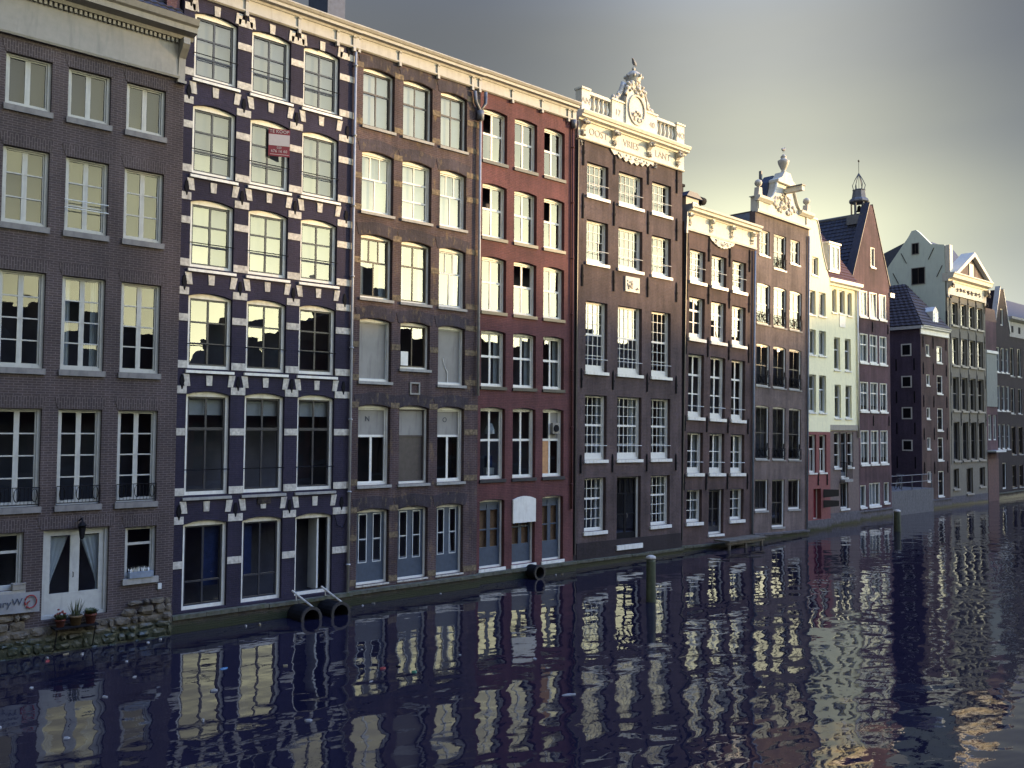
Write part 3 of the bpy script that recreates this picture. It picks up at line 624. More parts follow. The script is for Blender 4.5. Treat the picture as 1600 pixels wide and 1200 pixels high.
# ================================================================== HOUSE 3 : weathered brick
H = House('canal_house', 17.17, 22.98, .35, 'weathered brown brick canal house with yellowed quoins and blue-grey double doors above the water')
cols = [(17.62, 18.95), (19.33, 20.65), (21.04, 22.31)]
rowsz = [(16.44, 18.45), (13.44, 15.5), (10.44, 12.58), (7.56, 9.66), (3.98, 6.66), (.60, 3.08)]
for r_, (z0, z1) in enumerate(rowsz):
    for ci, (a, b_) in enumerate(cols):
        ww = b_-a; k = dict(rise=.10, rec=.19, fr=.075, frm='white', sb=.05, mul=.045, tr=.06); zz0 = z0
        if r_ == 0: k.update(sash='brownsash', rows=((.62, 2), (.38, 2)), blind=(1, 'blind'))
        elif r_ == 1: k.update(sash='white', rows=((.58, 2), (.42, 3)) if ci != 1 else ((.33, 2), (.34, 2), (.33, 2)), blind=(1, 'curtain'))
        elif r_ == 2: k.update(sash='brownsash' if ci != 2 else 'graywhite', rows=((.6, 2), (.4, 3)) if ci != 1 else ((.62, 2), (.38, 2)), back='side', gl='glassold')
        elif r_ == 3:
            if ci == 1: zz0 = 8.07; k.update(sash='brownsash', rows=((1, 2),), gl='glasslow')
            else: k.update(sash='graywhite', rows=((1, 1),), gl='dust', sb=.03)
        elif r_ == 4:
            if ci == 1: k.update(sash='brownboard', rows=((.63, 1), (.37, 1)), gl=('brownboard', 'dust'))
            else: k.update(sash='white', rows=((.63, 2), (.37, 1)), gl=('glasslow', 'glasslow', 'dust'), mul=.09, tr=.08)
        else: k.update(sash='bluedoor', rows=((.46, 2), (.54, 2)), low=.62, sb=.10, mul=.20, tr=.05, gl='glasslow')
        Wd = H.window(a, b_, zz0, z1, name='window' if r_ < 5 else 'door', sill=(.07, .10, .05, 'sill') if r_ < 5 else (.03, .06, .02, 'stone'), **k)
        if r_ == 5:      # pale beading round the door glass
            for c in (0, 1):
                xa = .075+.10+.02+c*(ww/2-.075+.0); xb = xa+ww/2-.075-.10-.14
                zt = z1-zz0-.08
                part('beading', MB().ring([(xa, .72), (xb, .72), (xb, zt), (xa, zt)], [(xa+.028, .748), (xb-.028, .748), (xb-.028, zt-.03), (xa+.028, zt-.03)], .195, .215), 'graywhite', Wd)
                part('beading', MB().box(xa+.028, xb-.028, .197, .213, .72+(zt-.72)*.47, .72+(zt-.72)*.47+.03), 'graywhite', Wd)
            if ci == 2: part('curtain', MB().prism([(.72, .75), (.98, .75), (.86, 2.2), (.74, 2.2)], .34, .35), 'curtain', Wd)
        if r_ == 3 and ci == 1: part('pane', MB().box(.10, .42, .10, .115, .12, .62), 'white', Wd); 
        if r_ == 3 and ci == 2: part('crack', MB().tube([(.62, .225, .1), (.6, .225, .5), (.45, .225, .75), (.4, .225, 1.0)], .012, 4), 'white', Wd)
        if r_ == 4 and ci != 1: put_text('N' if ci == 0 else 'O', .26, 'ink', Wd, .52, .232, 2.28, .003)
        H.part('brick_arch', MB().prism([(H.X(a)-.1, z1+.02)]+[(x_, z_+.015) for x_, z_ in outline(H.X(a), H.X(b_), z1, z1, .10)[2:][::-1]]+[(H.X(b_)+.1, z1+.02), (H.X(b_)+.2, z1+.42)]+[(H.X(b_)-ww*q/6, z1+.42+.12*math.sin(math.pi*q/6)) for q in range(1, 6)]+[(H.X(a)-.2, z1+.42)], -.012, .01), 'b_oldsoot')
rnd = random.Random(8)
for a, b_ in ((17.19, 17.62), (18.95, 19.33), (20.65, 21.04), (22.31, 22.96)):
    for z0, z1 in rowsz:
        for zz in (z1-.02, z1-.95, z0+.02):
            if rnd.random() < .6: H.part('quoin_stone', MB().box(H.X(a)+.005, H.X(b_)-.005, -.014, .01, zz, zz+.2), 'b_quoin')
H.wall([(17.17, -.9), (22.98, -.9), (22.98, 19.4), (17.17, 19.4)], 'b_old')
plinth(H, 17.17, 22.98, .36, proj=.2)
crown(H, 17.16, 22.99, 19.08, 19.74)
for u in (17.36, 19.1, 20.84, 22.5, 22.86): strip(H, u, 18.88, 19.41)
flatroof(H, 19.4)
H.part('niche', MB().ring(outline(H.X(19.75), H.X(20.2), 7.15, 7.6), outline(H.X(19.81), H.X(20.14), 7.21, 7.54), -.05, .01), 'dust')
b = MB(); x = H.X(22.88); b.tube([(x, -.12, 7.2), (x, -.12, 17.75)], .05, 8); H.part('drainpipe', b, 'pipe', smooth=True)
b = MB(); b.tube([(x, -.12, 17.8), (x, -.12, 18.15)], .13, 8, .15); b.tube([(x-.02, -.12, 18.15), (x-.25, -.12, 18.45), (x-.28, -.12, 18.85)], .07, 8); b.tube([(x+.02, -.12, 18.15), (x+.24, -.12, 18.5), (x+.26, -.12, 18.95)], .07, 8); H.part('rain_hopper', b, 'lead', smooth=True)

# ================================================================== HOUSE 4 : red painted
H = House('canal_house', 23.0, 28.66, .75, 'red painted canal house with white cross-shaped window frames in six rows')
cols = [(23.46, 24.75), (25.16, 26.43), (26.84, 28.07)]
rowsz = [(16.52, 18.52), (13.48, 15.55), (10.55, 12.65), (7.6, 9.74), (3.98, 6.72), (.54, 3.13)]
for r_, (z0, z1) in enumerate(rowsz):
    for ci, (a, b_) in enumerate(cols):
        ww = b_-a; k = dict(rise=.075, rec=.2, fr=.075, frm='white', sb=.05, sash='white', mul=.09, tr=.09)
        if r_ < 5:
            k.update(rows=((.55, 2), (.45, 2)), gl='glass' if r_ < 4 else 'glasslow', back='side' if r_ == 3 else None)
            if (r_, ci) in ((0, 0), (1, 0), (0, 2), (1, 2)): k.update(gl=('glass', 'glass', None, 'glass'))
            if (r_, ci) == (2, 1): k.update(gl=('glass', 'glass', None, None))
            if (r_, ci) == (4, 2): k.update(gl=('amber', 'glasslow', 'glasslow', 'dust'))
        else: k.update(sash='bluedoor', rows=((.42, 2), (.42, 2), (.16, 2)), low=.62, sb=.10, mul=.18, tr=.05, gl=('glasslow',)*4+('bluedoor',)*2, blind=(.72, 'amber'))
        Wd = H.window(a, b_, z0, z1, name='window' if r_ < 5 else 'door', sill=(.06, .13, .04, 'darksash') if r_ < 5 else (.05, .14, .05, 'white'), **k)
        if r_ == 5 and ci == 1: part('shop_board', MB().prism(outline(.01, ww-.01, 1.66, 2.58, .13), -.06, .19), 'white', Wd)
        if (r_, ci) == (4, 2):
            part('fan_housing', MB().box(.66, 1.05, .06, .2, 1.78, 2.22), 'offwhite', Wd); part('fan', MB().lathe([(.02, 0), (.15, .0), (.15, .03), (.02, .03)], 0, 0, 0, 14), 'iron', Wd, loc=(.855, .06, 2.0), rot=(R(90), 0, 0))
        if (r_, ci) == (4, 0):
            part('paper_lamp', MB().lathe([(.03, .0), (.2, .02), (.2, .16), (.09, .42), (.02, .44)], .88, .45, 1.75, 8), 'curtain', Wd); part('shelf_box', MB().box(.7, 1.1, .42, .6, .15, .42), 'white', Wd); part('shelf_box', MB().box(.75, 1.0, .42, .6, .45, .9), 'bluecurt', Wd)
H.wall([(23.0, -.9), (28.66, -.9), (28.66, 19.6), (23.0, 19.6)], 'b_red')
plinth(H, 23.0, 28.66, .30, proj=.2)
crown(H, 22.99, 28.72, 19.28, 19.97)
for u in (23.2, 24.95, 26.63, 28.2, 28.5): strip(H, u, 19.08, 19.62)
flatroof(H, 19.6)
pipe_run(H, 28.5, 2.6, 18.9, 'b_red', .045, -.07); b = MB(); x = H.X(28.5); b.tube([(x, -.12, 18.85), (x, -.12, 19.2)], .11, 8, .13); H.part('rain_hopper', b, 'lead', smooth=True)
pipe_run(H, 23.12, 9.0, 18.0, 'pipe', .04, -.07)

# ================================================================== HOUSE 5 : dark brown, 1740 gable
H = House('canal_house', 28.93, 36.6, 1.1, 'dark brown brick canal house crowned by a carved white balustrade dated 1740', lean=.0075)
cols = [(29.72, 31.14), (31.86, 33.56), (34.26, 35.72)]
spec = [(16.3, 17.8, ((.34, 'n'), (.33, 'n'), (.33, 'n'))), (13.33, 15.22, ((.25, 'n'),)*4), (8.5, 11.6, ((.17, 'n'), (.16, 'n'), (.17, 'n'), (.17, 'n'), (.17, 'n'), (.16, 'n'))), (4.62, 7.46, ((.17, 'n'), (.16, 'n'), (.17, 'n'), (.17, 'n'), (.17, 'n'), (.16, 'n')))]
for r_, (z0, z1, rr) in enumerate(spec):
    for ci, (a, b_) in enumerate(cols):
        nc = 5 if ci == 1 else 4; rows = tuple((f, nc) for f, _ in rr)
        Wd = H.window(a-.0, b_, z0, z1, rec=.2, fr=.09, frm='white', sb=.05, sash='white', rows=rows, mul=.026, tr=.026, multi=False, gl='glass' if r_ < 2 else 'glassold', tall_tr=(.09, (2,)) if len(rr) == 6 else None,
                      sill=(.08, .14, .07, 'white'), back='side' if r_ == 3 else None, low=.16 if r_ > 1 else .05)
        rail(Wd, b_-a, .55 if r_ < 3 else .62, 'white', y=-.02, r=.014)
for ci, (a, b_) in enumerate(cols):
    if ci != 1: H.window(a, b_-.02, 1.5, 3.84, rec=.2, fr=.09, frm='white', sb=.05, sash='white', rows=((.2, 4), (.2, 4), (.2, 4), (.2, 4), (.2, 4)), mul=.026, tr=.026, tall_tr=(.08, (2,)), multi=False, gl='glasslow', sill=(.08, .15, .07, 'white'), back='side')
    else:
        Wd = H.window(a, b_-.02, .78, 3.84, rec=.2, fr=.11, frm='white', sb=.10, sash='iron', rows=((.36, 2), (.36, 2), (.28, 4)), mul=.12, tr=.05, low=.30, gl=('glass',)*4+('glasslow',)*4, sill=(.10, .22, .06, 'white'), name='door')
        part('handle', MB().tube([(.80, .1, 1.2), (.80, .06, 1.2), (.80, .06, 1.36), (.80, .1, 1.36)], .014, 5), 'stone', Wd)
H.wall([(28.93, -.9), (36.6, -.9), (36.6, 19.7), (28.93, 19.7)], 'b_dark')
H.part('recess_shade_strip', MB().box(.0, .26, -.03, .01, .2, 18.7), 'b_black')  # dark strip put in for the shade of the drainpipe recess
b = MB(); b.tube([(.12, -.08, .6), (.12, -.08, 18.6)], .045, 7); H.part('drainpipe', b, 'blackpipe')
plinth(H, 28.93, 36.6, .22, proj=.12); H.part('plinth_band', MB().box(.3, H.X(36.55), -.035, .01, .33, 1.05), 'b_black')
for u in (29.46, 31.53, 33.95, 36.15):
    for z0, z1 in ((17.55, 18.7), (15.2, 16.2), (12.2, 13.05), (7.75, 8.5), (4.05, 4.75)): anchor(H, u, z0, z1)
fx0, fx1 = H.X(29.05), H.X(36.62)
H.part('frieze', MB().box(fx0, fx1, -.08, .02, 18.78, 19.5), 'stucco')
H.part('moulding', MB().profile([(.02, 18.68), (-.09, 18.68), (-.13, 18.72), (-.13, 18.777), (.02, 18.777)], fx0, fx1), 'stucco')
H.part('cornice', MB().profile([(.03, 19.503), (-.14, 19.503), (-.16, 19.57), (-.34, 19.61), (-.35, 19.70), (-.42, 19.73), (-.47, 19.84), (-.47, 19.88), (.3, 19.88), (.3, 19.503)], fx0-.04, fx1+.1), 'stucco')
for u in (29.3, 31.35, 33.85, 36.05):
    console(H, u, 18.70, 19.50, .22, .34, 'ornament'); carving(H, u, 19.38, .42, .26, -.34, 12, 'ornament', 'bracket_carving', .12); carving(H, u+.02, 18.95, .22, .3, -.16, 14, 'ornament', 'bracket_carving')
for tx, u in (('OOST', 30.35), ('VRIES', 32.6), ('LANT', 34.95)): put_text(tx, .46, 'letter', H.e, H.X(u), -.085, 19.12, .012)
ap = [(31.2, 18.67)]; rnd = random.Random(4); nn = 15
for i in range(nn+1):
    q = i/nn; u = 31.25+q*3.0; ap.append((u, 18.62-.24*math.sin(math.pi*q)-(.13 if i % 2 else 0)))
ap.append((34.3, 18.67)); H.part('apron', MB().prism([(H.X(u), z) for u, z in ap], -.07, .01), 'stucco')
carving(H, 32.75, 18.5, 2.2, .26, -.08, 22, 'ornament', 'apron_carving', .05)
for u in (29.25, 34.4): carving(H, u, 18.5, .16, .36, -.08, 12, 'ornament', 'drop_carving')
# balustrade: piers, rails, balusters
yb0, yb1 = -.22, .16
for ua, ub in ((29.1, 29.62), (31.1, 31.98), (33.45, 34.33), (35.85, 36.45)):
    H.part('pier', MB().box(H.X(ua), H.X(ub), yb0, yb1, 19.883, 20.86), 'stucco'); H.part('pier_cap', MB().box(H.X(ua)-.04, H.X(ub)+.04, yb0-.05, yb1+.05, 20.862, 20.95), 'stucco')
for ua, ub in ((29.62, 31.1), (34.33, 35.85)):
    H.part('rail', MB().box(H.X(ua)+.002, H.X(ub)-.002, yb0+.04, yb1-.04, 20.74, 20.88), 'stucco'); H.part('rail', MB().box(H.X(ua)+.002, H.X(ub)-.002, yb0+.04, yb1-.04, 19.884, 20.04), 'stucco')
    for i in range(5):
        u = ua+(ub-ua)*(i+.5)/5; H.part('baluster', MB().lathe([(.07, 0), (.07, .04), (.04, .08), (.095, .25), (.085, .34), (.04, .55), (.05, .6), (.07, .64), (.07, .698)], H.X(u), -.03, 20.041, 9), 'stucco', smooth=True)
for tx, u in (('AN', 29.36), ('17', 31.5), ('40', 33.95), ('NO', 36.15)): put_text(tx, .40 if len(tx) == 2 else .4, 'letter', H.e, H.X(u), yb0-.005, 20.36, .012)
cx = H.X(32.72)
arch = [(cx-.73, 19.884), (cx+.73, 19.884), (cx+.73, 20.9)]+[(cx+.73*math.cos(a), 20.9+.98*math.sin(a)) for a in [math.pi*i/14 for i in range(1, 14)]]+[(cx-.73, 20.9)]
H.part('centre_panel', MB().prism(arch, -.30, .18), 'stucco')
inn = [(cx+.52*math.cos(a), 20.75+.62*math.sin(a)) for a in [2*math.pi*i/24 for i in range(24)]]; outr = [(cx+.60*math.cos(a), 20.75+.72*math.sin(a)) for a in [2*math.pi*i/24 for i in range(24)]]
H.part('oval_frame', MB().ring(outr, inn, -.36, -.29), 'ornament')
o2 = [(x*1.0, z) for x, z in arch[2:-1]]; b = MB(); b.tube([(x+(.06 if x > cx else -.06), -.26, z+.05) for x, z in arch[2:]], .09, 6); H.part('arch_moulding', b, 'ornament', smooth=True)
carving(H, 32.72, 20.45, .7, .5, -.32, 14, 'ornament', 'emblem_carving', .06)
carving(H, 32.72, 21.75, 1.3, .7, -.28, 26, 'ornament', 'crest_carving', .16)
b = MB(); cz = 22.05      # crown on top
b.lathe([(.30, 0), (.34, .06), (.30, .12), (.40, .28), (.36, .42), (.16, .58), (.05, .62)], cx, -.1, cz, 12)
for i in range(8): a = i*math.pi/4; b.blob((cx+.40*math.cos(a), -.1+.40*math.sin(a), cz+.30), (.07, .07, .09), 6, 4)
b.blob((cx, -.1, cz+.70), (.09, .09, .10)); H.part('crown_finial', b, 'ornament', smooth=True)
for sgn in (-1, 1):      # leafy scrolls at the shoulders
    b = MB(); rnd = random.Random(6)
    b.tube([(cx+sgn*(1.35-.09*q), -.05, 20.98+.012*q*q+.02*q) for q in range(9)], .10, 6, .14)
    for q in range(15): f = q/14; b.blob((cx+sgn*(1.45-.85*f)+rnd.uniform(-.08, .08), -.05+rnd.uniform(-.06, .06), 21.0+.95*f*f+rnd.uniform(-.03, .14)), (rnd.uniform(.06, .13), .08, rnd.uniform(.07, .15)), 6, 4)
    H.part('scroll_carving', b, 'ornament', smooth=True)
flatroof(H, 19.7)
H.part('gable_stone', MB().box(H.X(32.3), H.X(33.3), -.07, .01, 12.3, 13.0), 'stucco'); carving(H, 32.62, 12.66, .38, .5, -.075, 9, 'letter', 'relief_carving', .035); carving(H, 33.08, 12.5, .2, .2, -.075, 5, 'letter', 'relief_carving', .03)

# ================================================================== HOUSE 6 : leaning brown brick with cream frieze
H = House('canal_house', 36.7, 43.05, 1.3, 'leaning brown brick canal house with a bright cream frieze and a rooftop dormer', lean=.027)
cols = [(37.24, 38.53), (39.08, 40.38), (40.94, 42.2)]
rowsz = [(13.42, 15.02, ((.25, 'c'),)*4, .7), (10.55, 12.62, ((.34, 2), (.33, 2), (.33, 2)), .6), (6.62, 9.76, ((.33, 2), (.33, 2), (.34, 2)), .55), (3.84, 5.86, ((.5, 2), (.5, 2)), .55)]
for r_, (z0, z1, rr, zb) in enumerate(rowsz):
    for ci, (a, b_) in enumerate(cols):
        if r_ == 0: rows = tuple((f, 3) for f, _ in rr) if ci != 1 else ((.5, 2), (.5, 2))
        else: rows = tuple(rr)
        Wd = H.window(a, b_, z0, z1, rec=.2, fr=.10, frm='white', sb=.06, sash='white', rows=rows, mul=.03 if r_ == 0 and ci != 1 else .10, tr=.04 if r_ != 2 else .06, tall_tr=(.10, (1,)) if r_ in (1, 2) else None,
                      multi=False, gl='glassold' if r_ < 3 else 'glasslow', sill=(.09, .16, .07, 'white'), low=.12, back='side' if r_ == 3 else None)
        if r_ != 1: rail(Wd, b_-a, zb, 'white', y=-.02, r=.014)
for ci, (a, b_) in enumerate(cols):
    if ci != 1: H.window(a, b_-.02, 1.42, 3.02, rec=.2, fr=.09, frm='white', sb=.05, sash='white', rows=((.33, 2), (.34, 2), (.33, 2)), mul=.05, tr=.03, multi=False, gl='glass', sill=(.09, .16, .07, 'white'), back='side')
    else: H.window(a, b_, .76, 3.02, rec=.2, fr=.10, frm='white', sb=.09, sash='darksash', rows=((.5, 2), (.5, 2)), mul=.12, tr=.05, low=.2, gl='glass', sill=(.06, .12, .04, 'white'), name='door')
H.wall([(36.7, -.9), (43.05, -.9), (43.05, 16.3), (36.7, 16.3)], 'b_brown')
H.part('recess_shade_strip', MB().box(.0, .22, -.03, .01, .2, 15.85), 'b_black'); b = MB(); b.tube([(.1, -.08, .6), (.1, -.08, 15.8)], .045, 7); H.part('drainpipe', b, 'blackpipe')  # dark corner strip again carries the recess shade in its colour
b = MB(); b.tube([(H.X(42.9), -.09, .2), (H.X(42.9), -.09, 15.8)], .055, 8); H.part('drainpipe', b, 'bluepipe', smooth=True)
plinth(H, 36.7, 43.05, .2, proj=.1)
for u in (37.0, 38.82, 40.66, 42.5):
    for z0, z1 in ((14.6, 15.7), (12.4, 13.3), (9.7, 10.6), (5.9, 6.6), (3.0, 3.7)): anchor(H, u, z0, z1)
fx0, fx1 = H.X(36.85), H.X(43.05)
H.part('frieze', MB().box(fx0, fx1, -.08, .02, 15.98, 16.75), 'stucco'); H.part('moulding', MB().profile([(.02, 15.89), (-.10, 15.89), (-.12, 15.977), (.02, 15.977)], fx0, fx1), 'stucco')
H.part('cornice', MB().profile([(.03, 16.753), (-.12, 16.753), (-.15, 16.82), (-.34, 16.86), (-.36, 16.98), (-.44, 17.02), (-.46, 17.12), (.3, 17.12), (.3, 16.753)], fx0, fx1+.06), 'stucco')
H.part('gutter_end', MB().profile([(.3, 15.7), (-.15, 15.7), (-.18, 16.75), (-.5, 16.95), (-.5, 17.14), (.3, 17.14)], fx0-.13, fx0-.003), 'bluepipe')
for u in (37.0, 38.85, 40.65, 42.55): console(H, u, 15.93, 16.75, .2, .26, 'stucco'); carving(H, u, 16.6, .3, .2, -.27, 8, 'ornament', 'bracket_carving', .08); carving(H, u, 16.25, .16, .4, -.15, 14, 'ornament', 'bracket_carving', .05)
ap = [(38.8, 15.885)]+[(38.85+q/16*2.1, 15.80-.33*math.sin(math.pi*q/16)-(.05 if q % 2 else 0)) for q in range(17)]+[(41.0, 15.885)]
H.part('apron', MB().prism([(H.X(u), z) for u, z in ap], -.08, .01), 'stucco'); carving(H, 39.9, 15.72, 1.4, .3, -.09, 16, 'ornament', 'apron_carving', .05)
flatroof(H, 16.3)
xd = H.X(37.3)
dm = H.part('dormer', MB().box(xd, xd+1.05, .35, 2.6, 16.37, 17.75), 'offwhite'); part('roof', MB().prism([(xd-.12, 17.753), (xd+1.2, 17.753), (xd+.75, 18.02), (xd+.1, 18.02)], .2, 2.7), 'slate', dm)
part('window', MB().ring([(xd+.55, 16.8), (xd+.92, 16.8), (xd+.92, 17.55), (xd+.55, 17.55)], [(xd+.6, 16.85), (xd+.87, 16.85), (xd+.87, 17.5), (xd+.6, 17.5)], .31, .348), 'white', dm); part('pane', MB().box(xd+.6, xd+.87, .33, .347, 16.85, 17.5), 'glass', dm)
H.part('chimney', MB().box(xd-.02, xd+.5, .9, 1.5, 18.023, 18.42), 'b_black'); H.part('chimney_cap', MB().box(xd-.08, xd+.56, .84, 1.56, 18.423, 18.55), 'iron')
H.part('roof_slope', MB().prism([(xd+1.06, 16.37), (xd+3.0, 16.37), (xd+1.1, 17.8)], .8, 4), 'slate')
b = MB(); b.tube([(xd+1.95, .9, 16.9), (xd+1.95, .9, 17.95)], .06, 7); b.tube([(xd+1.72, .9, 18.0), (xd+2.25, .9, 18.0)], .2, 10); H.part('roof_vent', b, 'iron', smooth=True)
o = tag(link('landing_stage', None, None, (40.3, 1.15, 0)), 'weathered plank landing stage fixed under the door of the leaning brown house', 'jetty')
for i in range(9): part('plank', MB().box(-1.1+i*.37, -1.1+i*.37+.35, -1.05, -.13, .40+random.uniform(-.01, .01), .47+random.uniform(-.01, .01)), 'timber', o)
part('beam', MB().box(-1.1, 2.2, -.95, -.8, .26, .385), 'timber', o)
for x in (-.9, .55, 2.0): part('post', MB().tube([(x, -.87, -.9), (x, -.87, .255)], .08, 7), 'timber', o)

# ================================================================== HOUSE 7 : mid-brown brick with cream scrolled gable
H = House('canal_house', 43.3, 48.95, 1.5, 'brown brick canal house with iron window guards under a cream scrolled gable and urn', lean=.028)
cols = [(43.56, 44.88), (45.24, 46.56), (46.92, 48.22)]
def guard(Wd, ww):
    b = MB(); b.tube([(0, -.05, .08), (ww, -.05, .08)], .016, 5); b.tube([(0, -.05, .62), (ww, -.05, .62)], .016, 5)
    for q in range(9): x = ww*q/8; b.tube([(x, -.05, .08), (x, -.05, .62)], .012, 4)
    for q in (.2, .5, .8): b.tube([(ww*q+.12*math.cos(s_*.63), -.07, .36+.2*math.sin(s_*.63)) for s_ in range(11)], .022, 5)
    b.tube([(ww*.78, -.06, .6), (ww*.8, -.06, .9)], .03, 5); part('window_guard', b, 'iron', Wd)
for ci, (a, b_) in enumerate([(43.75, 44.78), (45.20, 46.48), (46.95, 47.98)]):
    Wd = H.window(a, b_, 15.62 if ci != 1 else 15.08, 17.02, rec=.1, fr=.08, frm='white', sb=.05, sash='brownsash', rows=((.5, 2), (.5, 2)), mul=.05, tr=.06, multi=False, gl='glassold', sill=(.05, .08, .04, 'white'))
    if ci == 1: guard(Wd, b_-a)
for r_, (z0, z1, rr) in enumerate([(11.8, 14.0, 2), (8.39, 10.65, 3), (4.39, 7.27, 3)]):
    for a, b_ in cols:
        Wd = H.window(a, b_, z0, z1, rise=.05, rec=.1, fr=.08, frm='white', sb=.05, sash='brownsash' if r_ < 2 else 'darksash', rows=((.5, 2), (.5, 2)), mul=.045, tr=.06, multi=True, gl='glassold', sill=(.05, .07, .04, 'sill'), tilt=.009)
        guard(Wd, b_-a)
for ci, (a, b_) in enumerate(cols):
    H.window(a, b_-.03, 1.62 if ci != 1 else .68, 3.29, rec=.1, fr=.09, frm='white', sb=.06, sash='darksash', rows=((1, 2),) if ci != 1 else ((.5, 2), (.5, 2)), mul=.05, gl='glassold', sill=(.05, .1, .04, 'sill'), name='window' if ci != 1 else 'door', tilt=.01)
H.wall([(43.3, -.9), (48.95, -.9), (48.95, 17.94), (43.3, 17.94)], 'b_mid')
b = MB(); b.tube([(H.X(48.85), -.08, .2), (H.X(48.85), -.08, 17.5)], .05, 8); H.part('drainpipe', b, 'bluepipe', smooth=True)
plinth(H, 43.3, 48.95, .30, proj=.14, mat='darkstone', lm='darkstone')
gx = H.X(46.12)
gp = [(gx-2.75, 17.943), (gx+2.75, 17.943), (gx+2.75, 18.75), (gx+1.6, 18.78), (gx+1.35, 18.9), (gx+1.1, 19.2), (gx+.95, 19.6), (gx+.9, 19.95), (gx-.9, 19.95), (gx-.95, 19.6), (gx-1.1, 19.2), (gx-1.35, 18.9), (gx-1.6, 18.78), (gx-2.75, 18.75)]
H.part('gable', MB().prism(gp, -.1, .35), 'stucco')
for sgn in (-1, 1):
    a, b_ = sorted((gx+sgn*1.5, gx+sgn*2.9)); H.part('cornice', MB().profile([(.0, 18.5), (-.18, 18.52), (-.34, 18.66), (-.36, 18.8), (.36, 18.8), (.36, 18.76), (.0, 18.76)], a, b_), 'stucco')
    H.part('pedestal', MB().prism([(gx+sgn*2.55-.2, 18.803), (gx+sgn*2.55+.2, 18.803), (gx+sgn*2.55+.14, 19.3), (gx+sgn*2.55-.14, 19.3)], -.15, .15), 'ornament')
    H.part('ball_finial', MB().lathe([(.06, 0), (.08, .06), (.19, .14), (.22, .25), (.18, .37), (.05, .45)], gx+sgn*2.55, 0, 19.303, 10), 'ornament', smooth=True)
    b = MB(); b.tube([(gx+sgn*(1.62-.09*q+.0), -.14, 18.86+.016*q*q) for q in range(9)], .09, 6); H.part('scroll_carving', b, 'stucco', smooth=True)
    H.part('pilaster', MB().box(gx+sgn*2.5-.2, gx+sgn*2.5+.2, -.16, -.101, 17.95, 18.5), 'stucco')
H.part('moulding', MB().profile([(.0, 17.90), (-.14, 17.90), (-.17, 17.98), (-.17, 18.05), (.0, 18.05)], gx-2.8, gx+2.8), 'stucco')
H.part('pediment', MB().prism([(gx-.95, 19.953), (gx+.95, 19.953), (gx+.95, 20.1), (gx+.55, 20.3), (gx+.3, 20.65), (gx-.3, 20.65), (gx-.55, 20.3), (gx-.95, 20.1)], -.28, .35), 'stucco')
H.part('urn', MB().lathe([(.16, 0), (.16, .08), (.10, .16), (.16, .25), (.30, .55), (.34, .72), (.20, .80), (.14, .9), (.18, .95), (.06, 1.1)], gx, 0, 20.653, 10), 'ornament', smooth=True)
H.part('hoist_beam', MB().box(gx-.13, gx+.13, -1.25, .1, 19.45, 19.72), 'stucco'); H.part('beam_cover', MB().box(gx-.2, gx+.2, -1.3, -.29, 19.723, 19.78), 'lead')
H.part('side_wall', MB().box(-.02, .012, .35, 8.9, 14.0, 17.9), 'bluepipe'); flatroof(H, 17.95)
carving(H, 46.12, 18.75, 2.3, .9, -.12, 34, 'ornament', 'relief_carving', .10)
carving(H, 46.12, 19.2, 1.1, .5, -.12, 14, 'ornament', 'relief_carving', .08)
H.part('roof', MB().prism([(gx-1.9, 17.95), (gx+1.9, 17.95), (gx+1.5, 18.5), (gx+1.0, 20.0), (gx+.5, 20.5), (gx-.5, 20.5), (gx-1.0, 20.0), (gx-1.5, 18.5)], .36, .95), 'slate'); H.part('chimney', MB().box(gx-1.02, gx-.9, .8, .95, 18.0, 20.75), 'lead')

# ================================================================== HOUSE 8 : cream neck-gable house over red ground floor
H = House('canal_house', 49.2, 52.62, 2.0, 'narrow cream plastered neck-gable house with a red painted ground floor', lean=.008)
cx = 50.72
H.window(50.55, 51.3, 15.3, 16.42, rec=.12, fr=.06, sb=.05, sash='graywhite', rows=((1, 2),), mul=.06, multi=False, gl='glass', sill=(.05, .08, .04, 'white'))
for (ca, cb), zs in ((((50.12, 50.9), (51.33, 52.1)), ((12.9, 14.35), (10.5, 12.0), (7.05, 9.3), (3.45, 5.72))),):
    for r_, (z0, z1) in enumerate(zs):
        for a, b_ in ((ca, cb), (51.33, 52.1)) if False else ((50.12, 50.95), (51.32, 52.15)):
            H.window(a, b_, z0, z1, rec=.14, fr=.07, frm='white' if r_ == 3 else 'graywhite', sb=.05, sash='graywhite' if r_ < 3 else 'white', rows=((.62, 2), (.38, 1)) if r_ > 1 else ((1, 2),), mul=.05, tr=.07, multi=False, gl='glass', sill=(.06, .09, .05, 'white'))
H.window(50.60, 51.5, .7, 2.5, rec=.3, fr=.05, frm='white', sb=.05, sash='signred', rows=((1, 1),), gl='signred', name='door')
neck = [(49.2, 5.9), (52.62, 5.9), (52.62, 15.3), (52.3, 15.8), (51.9, 16.6), (51.6, 17.5), (51.3, 18.4), (51.12, 18.7), (50.32, 18.7), (50.14, 18.4), (49.84, 17.5), (49.54, 16.6), (49.2, 15.8)]
lowholes = [h for h in H.holes if h[0][1] < 5.9]; uphole = [h for h in H.holes if h[0][1] > 5.9]
H.holes = uphole; H.wall(neck, 'cream', 8); H.holes = lowholes; o = H.wall([(49.2, -.9), (52.62, -.9), (52.62, 5.893), (49.2, 5.893)], 'redplaster', 8)
o['label'] = 'red painted ground floor wall'
H.part('plinth', MB().box(0, H.X(52.62), -.06, .02, -.9, .66), 'darkstone')
cp = neck[3:]
